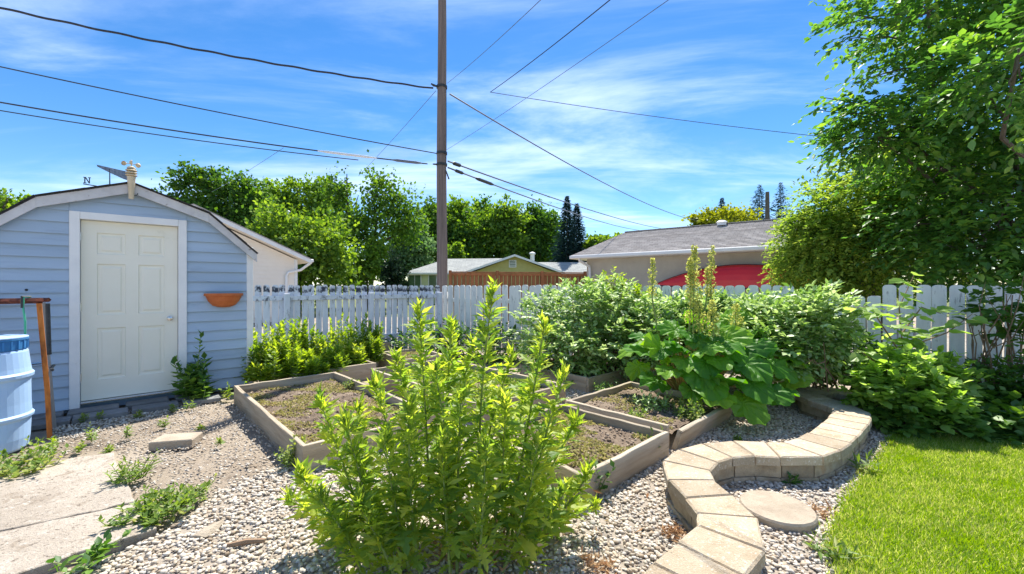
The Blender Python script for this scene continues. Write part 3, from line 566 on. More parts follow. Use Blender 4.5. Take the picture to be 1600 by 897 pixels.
def shed_door():
    fr = 0.082
    for s, (t0, t1, z0, z1) in enumerate(((DT0, DT0 + fr, 0.06, DTOP), (DT1 - fr, DT1, 0.06, DTOP), (DT0 + fr + 0.001, DT1 - fr - 0.001, DTOP - fr, DTOP))):
        box('door_trim', (t1 - t0, 0.10, z1 - z0), ((t0 + t1) / 2, 0.012, (z0 + z1) / 2), W['white'], shed)
    a, b, z0, z1 = DT0 + fr + 0.004, DT1 - fr - 0.004, SILL + 0.022, DTOP - fr - 0.004; y = 0.035
    box('door_sill', (b - a + 0.004, 0.13, 0.02), ((a + b) / 2, 0.02, SILL + 0.008), W['steel'], shed)
    # six-panel door leaf: frame members and recessed raised panels in one surface
    w = b - a; hh = z1 - z0; st = 0.125; xs = [a, a + st, a + (w - 0.11) / 2, a + (w + 0.11) / 2, b - st, b]
    zs = [z0, z0 + 0.20, z0 + 0.77, z0 + 0.90, z0 + 1.48, z0 + 1.62, z0 + hh - 0.14, z1]; zs = [z0, z0 + 0.22, z0 + 0.80, z0 + 0.95, z0 + 1.53, z0 + 1.64, z0 + hh - 0.13, z1]
    V, Fs = [], []
    def quad(p): b0 = len(V); V.extend(p); Fs.append([b0, b0 + 1, b0 + 2, b0 + 3])
    for i in range(5):
        for j in range(7):
            x0, x1, q0, q1 = xs[i], xs[i + 1], zs[j], zs[j + 1]
            if i in (1, 3) and j in (1, 3, 5):
                rings = [(0, y), (0.008, y + 0.014), (0.030, y + 0.014), (0.048, y + 0.004)]
                for k in range(len(rings) - 1):
                    (o0, y0), (o1, y1) = rings[k], rings[k + 1]
                    A = [(x0 + o0, y0, q0 + o0), (x1 - o0, y0, q0 + o0), (x1 - o0, y0, q1 - o0), (x0 + o0, y0, q1 - o0)]; B = [(x0 + o1, y1, q0 + o1), (x1 - o1, y1, q0 + o1), (x1 - o1, y1, q1 - o1), (x0 + o1, y1, q1 - o1)]
                    for e in range(4): quad([A[e], A[(e + 1) % 4], B[(e + 1) % 4], B[e]])
                o, yy = rings[-1]; quad([(x0 + o, yy, q0 + o), (x1 - o, yy, q0 + o), (x1 - o, yy, q1 - o), (x0 + o, yy, q1 - o)])
            else: quad([(x0, y, q0), (x1, y, q0), (x1, y, q1), (x0, y, q1)])
    boxg(((a + b) / 2, y + 0.035, (z0 + z1) / 2), (w, 0.03, hh), (V, Fs))
    dr = mobj('door', V, Fs, W['door'], shed)
    prof = [(0.002, 0.0), (0.032, 0.0), (0.032, 0.006), (0.014, 0.010), (0.013, 0.030), (0.026, 0.038), (0.030, 0.050), (0.024, 0.062), (0.004, 0.066)]
    Vk, Fk = lathe(prof, 16); Vk = [(b - 0.075 + v[0], y - v[2], z0 + 0.88 + v[1]) for v in Vk]
    mobj('door_knob', Vk, Fk, W['steel'], dr, True)
    for zz in (0.22, 1.0, 1.78): V, Fs = tube([(a - 0.002, y - 0.010, z0 + zz), (a - 0.002, y - 0.010, z0 + zz + 0.09)], 0.007, 8); mobj('hinge', V, Fs, W['steel'], dr)
shed_door()
for t in (-1.02, -0.80):                                 # two old screw heads in the siding
    V, Fs = lathe([(0.002, 0), (0.014, 0), (0.012, 0.012), (0.002, 0.014)], 8); mobj('screw', [(t + v[0], -0.014 - v[2], 1.36 + v[1]) for v in V], Fs, W['dark_metal'], shed)
def shed_local(t, w, z): return S0 + DA * t + NA * w + Vector((0, 0, z))

# wall pocket
def wall_pocket():
    o = shed_local(0.90, -0.02, 0); r = empty('wall_planter', (o.x, o.y, 1.22), 'orange half-bowl terracotta planter hung on the blue siding', 'planter', rz=ANG)
    V, Fs = [], []; n = 14; prof = [(0.20, 0.145), (0.215, 0.145), (0.217, 0.115), (0.198, 0.110), (0.172, 0.045), (0.125, -0.012), (0.07, -0.034), (0.005, -0.040)]
    for rr, z in prof:
        for k in range(n + 1): a = math.pi + math.pi * k / n; V.append((rr * math.cos(a), 0.75 * rr * math.sin(a) - 0.002, z - 0.06))
    for i in range(len(prof) - 1):
        for k in range(n): Fs.append([i * (n + 1) + k, i * (n + 1) + k + 1, (i + 1) * (n + 1) + k + 1, (i + 1) * (n + 1) + k])
    Fs.append([i * (n + 1) for i in range(len(prof))] + [i * (n + 1) + n for i in range(len(prof) - 1, -1, -1)])
    mobj('bowl', V, Fs, W['terracotta'], r, True)
    V, Fs = [], []
    for k in range(n + 1): a = math.pi + math.pi * k / n; V.append((0.196 * math.cos(a), 0.75 * 0.196 * math.sin(a) - 0.002, 0.065))
    mobj('soil', V, [list(range(n + 1))], W['soil'], r)
wall_pocket()

# weather station on the ridge
def weather_station():
    p = shed_local(0.0, -0.13, 2.40); r = empty('anemometer', p, 'ivory weather station with spinning cups on the shed ridge', 'anemometer', rz=ANG); r.scale = (0.82, 0.82, 0.86)
    V, Fs = tube([(0, 0, 0.0), (0, 0, 0.12), (0, 0, 0.30)], [0.028, 0.034, 0.048], 12); mobj('stand', V, Fs, W['ivory'], r, True)
    for k in range(3): V, Fs = lathe([(0.02, 0), (0.062, 0.006), (0.066, 0.014), (0.05, 0.024), (0.02, 0.026)], 16, (0, 0, 0.302 + k * 0.032)); mobj('louvre', V, Fs, W['ivory'], r)
    V, Fs = lathe([(0.05, 0), (0.045, 0.02), (0.02, 0.035), (0.006, 0.04), (0.006, 0.075)], 12, (0, 0, 0.40)); mobj('cap', V, Fs, W['ivory'], r, True)
    for k in range(3):
        a = R(25 + 120 * k); e = Vector((math.cos(a), math.sin(a), 0)); c = Vector((0, 0, 0.47)); V, Fs = tube([c, c + e * 0.07], 0.005, 5); arm = mobj('cup_arm', V, Fs, W['ivory'], r)
        t = e.cross(Vector((0, 0, 1))); cc = c + e * 0.085; Vc, Fc = [], []; n = 10
        for j in range(5):
            ph = R(90) * j / 4
            for k2 in range(n): b = 2 * math.pi * k2 / n; Vc.append(cc + t * (0.032 * (1 - math.cos(ph)) - 0.016) * -1 + (e * math.cos(b) + Vector((0, 0, 1)) * math.sin(b)) * 0.032 * math.sin(ph))
        for j in range(4):
            for k2 in range(n): Fc.append([j * n + k2, j * n + (k2 + 1) % n, (j + 1) * n + (k2 + 1) % n, (j + 1) * n + k2])
        mobj('cup', Vc, Fc, W['ivory'], arm, True)
    V, Fs = tube([(0.0, 0.02, 0.05), (0.055, 0.03, 0.06), (0.07, 0.03, 0.09)], 0.005, 5); mobj('bracket', V, Fs, W['dark_metal'], r)
    # weather vane a little way back along the left roof slope
    b = shed_local(-0.19, 0.80, 2.50); r = empty('weather_vane', b, 'dark metal weather vane with the letter N on its arm', 'weather vane', rz=R(28)); r.scale = (0.62, 0.62, 0.66)
    top = 0.62
    V, Fs = tube([(0, 0, 0), (0, 0, 0.22), (0, 0, 0.225), (0, 0, 0.40), (0, 0, 0.60)], [0.028, 0.022, 0.012, 0.010, 0.008], 8); mobj('spindle', V, Fs, W['dark_metal'], r)
    V, Fs = lathe([(0.02, 0), (0.034, 0.01), (0.022, 0.03), (0.034, 0.05), (0.01, 0.06)], 10, (0, 0, 0.20)); mobj('collar', V, Fs, W['dark_metal'], r)
    V, Fs = tube([(-0.40, 0, 0.27), (0.30, 0, 0.20)], 0.010, 6); mobj('direction_arm', V, Fs, W['dark_metal'], r)
    # letter N at the end of the arm (serifed strokes, cut from plate)
    x0, z0 = -0.40, 0.285; q = []
    for poly in (((0.0, 0), (0.05, 0), (0.05, 0.014), (0, 0.014)), ((0.015, 0.014), (0.032, 0.014), (0.032, 0.106), (0.015, 0.106)), ((0.0, 0.106), (0.045, 0.106), (0.045, 0.12), (0.0, 0.12)), ((0.028, 0.106), (0.045, 0.110), (0.100, 0.006), (0.082, 0.002)), ((0.086, 0.014), (0.099, 0.014), (0.099, 0.106), (0.086, 0.106)), ((0.074, 0.106), (0.112, 0.106), (0.112, 0.12), (0.074, 0.12))):
        q.append(prism([(x0 + a, z0 + c) for a, c in poly], -0.004 - 0.0004 * len(q), 0.004 + 0.0004 * len(q)))
    V, Fs = join(*q); mobj('letter_n', V, Fs, W['dark_metal'], r)
    V, Fs = prism([(-0.20, 0.66), (0.36, 0.57), (0.36, 0.555), (0.34, 0.40), (0.22, 0.43), (0.02, 0.52), (-0.19, 0.625)], -0.006, 0.006); va = mobj('vane_blade', V, Fs, W['vane'], r)
    ring = []; n = 14
    for rr, yy in ((1.0, -0.012), (0.62, -0.012), (0.62, 0.012), (1.0, 0.012)):
        for k in range(n): a = 2 * math.pi * k / n; ring.append((0.335 + 0.035 * rr * math.cos(a), yy, 0.485 + 0.085 * rr * math.sin(a)))
    Fr = [[i * n + k, i * n + (k + 1) % n, ((i + 1) % 4) * n + (k + 1) % n, ((i + 1) % 4) * n + k] for i in range(4) for k in range(n)]
    mobj('tail_ring', ring, Fr, W['dark_metal'], va)
weather_station()

# ------------------------------------------------------------------ pavers before the door
ROW = [(-0.72, 0.40, -0.36, 0.0), (-0.30, 0.42, -0.34, 0.0), (0.14, 0.40, -0.33, 0.01), (0.56, 0.36, -0.30, 0.0)]
for k, (t, w, n, z) in enumerate(ROW):
    for j in range(2):
        ww = w * (1 if j else 0.94); c = shed_local(t + (0.06 if j else 0.0), -0.16 - 0.235 * j, 0.035); pv = box('paving_slab', (ww, 0.215, 0.05), (c.x, c.y, 0.022 + (0.018 if j == 0 else 0.004)), W['paver'], None, ANG + rnd.uniform(-0.03, 0.03), 0.006)
        tag(pv, 'dark grey paving slab laid below the shed door', 'paving slab', 'paving slabs below the shed door')

# ------------------------------------------------------------------ barrel, rusty frame
def barrel():
    c = Vector((-4.45, 3.48, 0)); r = empty('rain_barrel', c, 'pale blue plastic rain barrel with ribbed sides', 'barrel')
    prof = [(0.02, 0.0), (0.25, 0.0), (0.268, 0.02), (0.278, 0.10), (0.284, 0.255), (0.300, 0.275), (0.302, 0.295), (0.288, 0.312), (0.284, 0.40), (0.282, 0.56), (0.284, 0.60), (0.300, 0.62), (0.302, 0.645), (0.288, 0.662), (0.282, 0.70), (0.268, 0.835), (0.262, 0.85), (0.245, 0.852), (0.240, 0.80), (0.02, 0.79)]
    V, Fs = lathe(prof, 40); mobj('drum', V, Fs, W['barrel'], r, True)
    V, Fs = lathe([(0.258, 0.853), (0.262, 0.862), (0.264, 0.935), (0.270, 0.94), (0.270, 0.952), (0.255, 0.954), (0.250, 0.86)], 40); rim = mobj('rim_band', V, Fs, W['barrel_rim'], r, True)
    for k in range(30):
        a = 2 * math.pi * k / 30; M = Matrix.Translation((0.2655 * math.cos(a), 0.2655 * math.sin(a), 0.90)) @ Matrix.Rotation(a, 4, 'Z'); link('rib', box_mesh(0.008, 0.012, 0.07, 0, W['barrel_rim']), None, rim, M)
    V, Fs = lathe([(0.252, 0.955), (0.268, 0.956), (0.268, 0.964), (0.254, 0.968)], 40); mobj('lip', V, Fs, W['barrel'], r, True)
barrel()
def rusty_frame():
    base = G(78, 684); r = empty('rusty_stand', (base.x, base.y, 0), 'rusty orange steel stand leaning beside the blue barrel', 'metal stand')
    o = Vector((base.x, base.y, 0)); top = P(61, 474, base.y + 0.0) - o
    V, Fs = tube([(0.0, 0.0, -0.02), (top.x * 0.35, 0.01, top.z * 0.35), (top.x, 0, top.z)], 0.024, 4); mobj('leg', V, Fs, W['rust'], r)
    t2 = Vector((top.x - 0.21, 0.22, top.z)); V, Fs = tube([(-0.235, 0.25, 0.0), t2], 0.022, 4); mobj('leg', V, Fs, W['grey_wood'], r)
    t3 = Vector((top.x - 0.165, 0.22, top.z - 0.01)); V, Fs = tube([t3 + Vector((0.005, 0.01, -0.50)), t3], 0.016, 6); mobj('hanging_bar', V, Fs, W['dark_metal'], r)
    V, Fs = tube([(-1.2, 0.05, top.z + 0.005), (top.x, 0.0, top.z + 0.025), (top.x + 0.012, 0.02, top.z + 0.022)], 0.026, 4); mobj('top_rail', V, Fs, W['rust_dark'], r)
    V, Fs = tube([(-1.2, 0.24, top.z + 0.01), (top.x - 0.15, 0.22, top.z + 0.025)], 0.02, 4); mobj('top_rail', V, Fs, W['rust_dark'], r)
    V, Fs = tube([(-0.95, 0.06, 0.60), (-0.06, 0.02, 0.69)], 0.012, 6); mobj('cross_bar', V, Fs, W['steel'], r)
    V, Fs = tube([(0.0, 0.02, 0.62), (-0.12, 0.12, 0.62), (-0.23, 0.24, 0.62)], 0.014, 5); mobj('clamp', V, Fs, W['dark_metal'], r)
    h = empty('garden_hose', o + Vector((top.x - 0.10, -0.03, top.z)), 'thin green hose hooked over the rusty stand', 'hose')
    V, Fs = tube([(0, 0.045, 0.055), (0, -0.005, 0.06), (0.0, -0.01, -0.03), (0.03, -0.02, -0.16), (0.03, -0.02, -0.30), (-0.03, -0.01, -0.42), (-0.10, 0.05, -0.50)], 0.0075, 6); mobj('tube', V, Fs, W['hose'], h, True)
    V, Fs = tube([(0, 0.05, 0.06), (0, -0.02, 0.065), (0, -0.02, -0.04)], 0.009, 5); mobj('hook', V, Fs, W['dark_metal'], h)
rusty_frame()

# loose block, stones, stick, white board
p = G(276, 694); V, Fs = slab([(-0.16, -0.10), (0.165, -0.105), (0.16, 0.10), (-0.155, 0.105)], -0.01, 0.065, 0.008)
me = mesh(V, Fs); o = link('concrete_block', me, W['stone'], None, Matrix.Translation((p.x, p.y, 0)) @ Matrix.Rotation(R(14), 4, 'Z')); tag(o, 'flat pale concrete block lying on the sandy ground', 'concrete block')
def rock(p, r, label, seed):
    g = np.random.default_rng(seed); V = _ico * (np.array(r)[None]) * (1 + 0.18 * g.normal(size=(12, 1))); me = np_mesh(V, T_PEB[1], np.full(12, 0.6), False)
    o = link('stone', me, W['stone'], None, Matrix.Translation((p.x, p.y, 0.012)) @ Matrix.Rotation(g.random() * 3, 4, 'Z')); tag(o, label, 'stone', 'loose stones on the gravel')
rock(G(325, 834), (0.075, 0.045, 0.025), 'flat pale stone lying on the pebbles near the concrete pad', 3)
V, Fs = tube([(-0.09, 0, 0.022), (0, 0.004, 0.028), (0.09, -0.004, 0.024)], [0.012, 0.014, 0.010], 6); p = G(385, 855)
tag(link('stick', mesh(V, Fs), W['twig'], None, Matrix.Translation((p.x, p.y, 0)) @ Matrix.Rotation(R(15), 4, 'Z')), 'short pale stick lying on the pebbles', 'stick')
p = G(400, 580, 0.1); tag(box('white_plank', (0.55, 0.12, 0.03), (p.x, p.y, 0.10), W['white'], None, ANG + 0.1), 'white painted plank lying behind the shed corner', 'plank')
V, Fs = tube([(0, 0, 0.0), (0.003, 0, 0.06), (0, 0.002, 0.105)], [0.105, 0.098, 0.092], 14); p = G(552, 664, 0.13)
st = empty('tree_stump', (p.x, p.y, 0.10), 'sawn brown log stump standing in the bare soil bed', 'stump'); mobj('log', V, Fs, W['bark'], st)
V, Fs = tube([(0, 0, 0.104), (0, 0.0, 0.112)], [0.088, 0.086], 14); mobj('sawn_face', V, Fs, W['stumpwood'], st)

# ================================================================== BLOCK WALL
WALL_Z = 0.195
CL = [(225, 1060), (290, 925), (405, 815), (482, 735), (480, 672), (430, 605), (350, 535), (302, 480), (298, 440), (345, 402), (425, 380), (520, 372), (620, 374), (750, 381), (850, 352), (925, 300), (985, 238), (968, 205), (892, 180), (825, 158), (812, 141), (862, 128), (960, 136), (1060, 165), (1110, 200)]
def block_wall():
    ctl = [G(960 + x / 2.661, 560 + y / 2.661, WALL_Z) for x, y in CL]; pts = []
    for i in range(len(ctl) - 1):
        p0, p1, p2, p3 = ctl[max(i - 1, 0)], ctl[i], ctl[i + 1], ctl[min(i + 2, len(ctl) - 1)]
        for k in range(14):
            t = k / 14; pts.append(0.5 * ((2 * p1) + (p2 - p0) * t + (2 * p0 - 5 * p1 + 4 * p2 - p3) * t * t + (3 * p1 - p0 - 3 * p2 + p3) * t ** 3))
    s = [0]
    for i in range(1, len(pts)): s.append(s[-1] + (pts[i] - pts[i - 1]).length)
    def at(d):
        d = min(max(d, 0), s[-1] - 1e-4); i = max(j for j in range(len(s)) if s[j] <= d); i = min(i, len(pts) - 2); t = (d - s[i]) / max(1e-6, s[i + 1] - s[i]); p = pts[i].lerp(pts[i + 1], t)
        a, b = pts[max(0, i - 4)], pts[min(len(pts) - 1, i + 5)]; tg = (b - a).normalized(); return p, Vector((tg.y, -tg.x, 0))
    root = empty('block_wall', (pts[60].x, pts[60].y, 0), 'low serpentine garden wall of tan concrete blocks', 'garden wall'); o = Vector((pts[60].x, pts[60].y))
    def course(name, z0, z1, wd, step, off, mat, bev, jit):
        d = -off
        while d < s[-1] - 0.02:
            L = step * rnd.uniform(0.92, 1.08); d0, d1 = max(d, 0), min(d + L, s[-1]); 
            if d1 - d0 > 0.05:
                g = 0.0035; (a, na), (b, nb) = at(d0 + g), at(d1 - g); w0 = wd / 2 + rnd.uniform(-jit, jit); 
                ch = lambda: Vector((rnd.uniform(-jit, jit), rnd.uniform(-jit, jit))) * 0.5; poly = [(a + na * w0).xy - o + ch(), (a.lerp(b, 0.5) + (na + nb) * 0.5 * w0).xy - o + ch(), (b + nb * w0).xy - o + ch(), (b - nb * w0).xy - o + ch(), (a.lerp(b, 0.5) - (na + nb) * 0.5 * w0).xy - o + ch(), (a - na * w0).xy - o + ch()]
                V, Fs = slab([tuple(q) for q in poly], z0, z1 + rnd.uniform(-0.0015, 0.0015), bev); mobj(name, V, Fs, mat, root)
            d += L
    course('base_block', -0.05, 0.035, 0.250, 0.21, 0.10, W['block_face'], 0.004, 0.006)
    course('wall_block', 0.0375, 0.128, 0.226, 0.185, 0.03, W['block_face'], 0.006, 0.007)
    course('cap_block', 0.131, WALL_Z, 0.292, 0.215, 0.0, W['block'], 0.009, 0.006)
    return pts
WALLPTS = block_wall()
p = G(1214, 791, 0.05); st = empty('stepping_stone', (p.x, p.y, 0), 'round concrete stepping stone in the crook of the block wall', 'stepping stone')
V, Fs = lathe([(0.02, 0.0), (0.200, 0.0), (0.204, 0.04), (0.196, 0.052), (0.02, 0.053)], 36); mobj('disc', V, Fs, W['stone'], st)

# ================================================================== WHITE PICKET FENCES
def picket_mesh(w, h, mat, style):
    c = 0.022; 
    if style == 'round': top = [(w / 2, h - 0.035), (w / 2 - 0.010, h - 0.014), (w / 2 - 0.028, h - 0.003), (w / 2 - 0.05, h), (-w / 2 + 0.05, h), (-w / 2 + 0.028, h - 0.003), (-w / 2 + 0.010, h - 0.014), (-w / 2, h - 0.035)]
    else: top = [(w / 2, h - c), (w / 2 - c, h), (-w / 2 + c, h), (-w / 2, h - c)]
    V, Fs = prism([(-w / 2, 0), (w / 2, 0)] + top, -0.009, 0.009); me = mesh(V, Fs); me.materials.append(mat); return me
FC = Vector((-1.537, 9.09, 0)); FR_DIR = Vector((0.861, -0.509, 0)).normalized(); FL_DIR = Vector((-0.813, -0.58, 0)).normalized()
def fence(name, label, start, dirv, length, pitch, w, style, mat, rail_front, rail_zs, low=None, posts=2.4):
    rz = math.atan2(dirv.y, dirv.x); root = empty(name, start, label, 'fence', rz=rz); ml = picket_mesh(w, 1.33, mat, style); mlow = picket_mesh(w, 1.18, mat, style)
    n = int(length / pitch); sgn = 1 if rail_front else -1
    for i in range(n):
        s = (i + 0.5) * pitch; m = mlow if low and low[0] < s < low[1] else ml
        M = Matrix.Translation((s, rnd.uniform(-0.002, 0.002), 0.085 + rnd.uniform(-0.011, 0.011))) @ Matrix.Rotation(R(rnd.uniform(-0.8, 0.8)), 4, 'Y'); link('picket', m, None, root, M)
    # local y: +y is to the left of dirv
    for z in rail_zs:
        box('rail', (length - 0.02, 0.04, 0.085), (length / 2, RAILSIDE[name] * 0.032, z), mat, root, 0, 0.004)
    k = 0; s = 0.05
    while s < length:
        box('post', (0.09, 0.09, 1.30), (s, RAILSIDE[name] * 0.10, 0.62), mat, root, 0, 0.006); s += posts
    return root
# towards the camera is local -y for the right run seen left-to-right; for the left run (running leftwards) it is +y
RAILSIDE = {'picket_fence': 1, 'mildewed_picket_fence': 1}
fence('picket_fence', 'white picket fence with rounded tops behind the shrubs', FC + FR_DIR * 0.03, FR_DIR, 10.2, 0.152, 0.131, 'round', W['picket'], False, (0.42, 1.10), (6.35, 7.35))
fence('mildewed_picket_fence', 'white picket fence stained dark with mildew above its top rail', FC + FL_DIR * 0.05 + Vector((0, -0.02, 0)), FL_DIR, 3.55, 0.118, 0.096, 'dog', W['picket_old'], True, (0.40, 1.19), None, 1.45)

# ================================================================== UTILITY POLE AND WIRES
PX, PY = -1.77, 10.5
def utility_pole():
    r = empty('utility_pole', (PX, PY, 0), 'weathered brown wooden utility pole behind the white fence', 'utility pole')
    pts = [(0.012 * math.sin(z), 0.01 * math.cos(z * 1.3), z) for z in (0, 1, 2, 3, 4, 5, 6, 7, 8, 9, 10.5)]; V, Fs = tube(pts, [0.142 - 0.0045 * i for i in range(11)], 18); mobj('shaft', V, Fs, W['pole'], r, True)
    for z, a in ((6.42, 0), (4.75, 1), (4.46, 2)):
        V, Fs = lathe([(0.118, -0.03), (0.136, -0.03), (0.136, 0.03), (0.118, 0.03)], 16, (0, 0, z)); mobj('band', V, Fs, W['dark_metal'], r)
    V, Fs = tube([(-0.10, -0.03, 6.42), (-0.20, -0.06, 6.44), (-0.26, -0.08, 6.47)], [0.02, 0.03, 0.016], 6); mobj('clamp', V, Fs, W['dark_metal'], r)
    V, Fs = tube([(-0.10, -0.03, 4.46), (-0.16, -0.05, 4.46), (-0.22, -0.06, 4.46)], [0.016, 0.022, 0.014], 6); mobj('clamp', V, Fs, W['dark_metal'], r)
    V, Fs = tube([(0.11, -0.04, 4.30), (0.19, -0.08, 4.08)], [0.014, 0.018], 6); mobj('bracket', V, Fs, W['dark_metal'], r)
    V, Fs = tube([(0.115, -0.03, 6.40), (0.12, -0.035, 5.4), (0.115, -0.03, 4.5)], 0.006, 5); mobj('ground_wire', V, Fs, W['dark_metal'], r)
utility_pole()
def wire(name, a, b, sag, rad, label, mat='cable', seg=28, extra=None, wave=0.0):
    a, b = Vector(a), Vector(b); pts = []
    for i in range(seg + 1):
        t = i / seg; p = a.lerp(b, t); p.z -= 4 * sag * t * (1 - t)
        if wave: p += Vector((0, math.sin(t * 90), math.cos(t * 90))) * wave
        pts.append(p)
    o = empty(name, a, label, 'wire', 'overhead wires'); V, Fs = tube([p - a for p in pts], rad, 5); mobj('cable', V, Fs, W[mat], o, True)
    for (t0, t1, rr, mm) in (extra or []):
        q = []
        for i in range(7):
            t = t0 + (t1 - t0) * i / 6; p = a.lerp(b, t); p.z -= 4 * sag * t * (1 - t); q.append(p - a)
        V, Fs = tube(q, [rr * 0.5] + [rr] * 5 + [rr * 0.5], 8); mobj('splice_sleeve', V, Fs, W[mm], o, True)
    return o
PT = lambda px, py: P(px, py, PY)
wire('overhead_wire', PT(677, 138), P(-420, -90, 6.8), 0.22, 0.022, 'thick twisted black cable strung highest to the wooden pole', seg=90, wave=0.008)
wire('overhead_wire', PT(684, 240), P(-420, 10, 7.2), 0.10, 0.013, 'single black wire running under the twisted cable')
wire('overhead_wire', PT(668, 256), P(-420, 82, 7.4), 0.16, 0.016, 'lowest pair black wire carrying a silver splice sleeve near the pole', extra=[(0.012, 0.07, 0.035, 'cable_grey'), (0.10, 0.21, 0.030, 'alu')])
wire('overhead_wire', P(560, 250, 10.0), P(-420, 98, 7.0), 0.13, 0.011, 'thin black wire just below the spliced wire', 'cable')
wire('overhead_wire', PT(703, 147), P(1090, 345, 34), 0.5, 0.020, 'grey service wire dropping from the pole to beyond the beige garage', 'cable_grey')
wire('overhead_wire', PT(700, 252), P(1040, 358, 40), 0.25, 0.022, 'grey wire descending beyond the pole, upper of two', 'cable_grey', extra=[(0.006, 0.016, 0.05, 'dark_metal')])
wire('overhead_wire', PT(700, 262), P(1000, 360, 40), 0.25, 0.022, 'grey wire with a dark sleeve descending beyond the pole', 'cable_grey', extra=[(0.010, 0.022, 0.045, 'dark_metal'), (0.042, 0.075, 0.05, 'dark_metal')])
wire('overhead_wire', PT(699, 130), P(960, -112, 4.0), 0.06, 0.005, 'thin wire rising from the pole top towards the house', 'cable_grey')
wire('overhead_wire', P(766, 144, 9.0), P(1110, -130, 3.8), 0.05, 0.007, 'black wire rising overhead from the hanging junction')
wire('overhead_wire', PT(698, 234), P(1200, -110, 3.6), 0.05, 0.004, 'thin wire rising from the middle of the pole overhead', 'cable_grey')
wire('overhead_wire', P(766, 144, 9.0), P(1480, 232, 9.6), 0.10, 0.007, 'thin twisted wire running from the junction into the green trees', 'cable_grey')
wire('overhead_wire', PT(681, 142), P(560, 275, 22), 0.05, 0.007, 'thin slack wire falling from the pole top behind the trees', 'cable_grey')
wire('overhead_wire', P(443, 231, 9.3), P(330, 300, 20), 0.05, 0.005, 'faint thin wire falling behind the shed from the lower wires', 'cable_grey')

# ================================================================== NEIGHBOUR BUILDINGS
def roof_plane(name, pts, mat, parent, thick=0.05, courses=None):
    """planar roof polygon (first edge = eave); local x along the eave, local y up the slope"""
    pts = [Vector(p) for p in pts]; o = pts[0]; X = (pts[1] - o).normalized(); Z = X.cross(pts[2] - o).normalized()
    if Z.z < 0: Z = -Z
    Yv = Z.cross(X); loc = [((p - o).dot(X), (p - o).dot(Yv)) for p in pts]; n = len(pts)
    top = max(b for a, b in loc); V, Fs = [], []
    if courses:                                           # lapped shingle courses, each lower edge proud
        k = int(top / courses) + 1
        for i in range(k):
            band = clip(clip(loc, 0, -1, -i * courses), 0, 1, (i + 1) * courses)
            if len(band) < 3: continue
            b = len(V); m = len(band)
            V += [(x, y, 0.004 + 0.022 * (1 - (y - i * courses) / courses)) for x, y in band] + [(x, y, -thick) for x, y in band]
            Fs += [[b + j for j in range(m)]] + [[b + j, b + j + m, b + (j + 1) % m + m, b + (j + 1) % m] for j in range(m)]
    else:
        V = [(x, y, 0) for x, y in loc] + [(x, y, -thick) for x, y in loc]; Fs = [list(range(n)), list(range(2 * n - 1, n - 1, -1))] + [[j, j + n, (j + 1) % n + n, (j + 1) % n] for j in range(n)]
    M = Matrix((X, Yv, Z)).transposed().to_4x4(); M.translation = o
    return link(name, mesh(V, Fs), mat, parent, M)

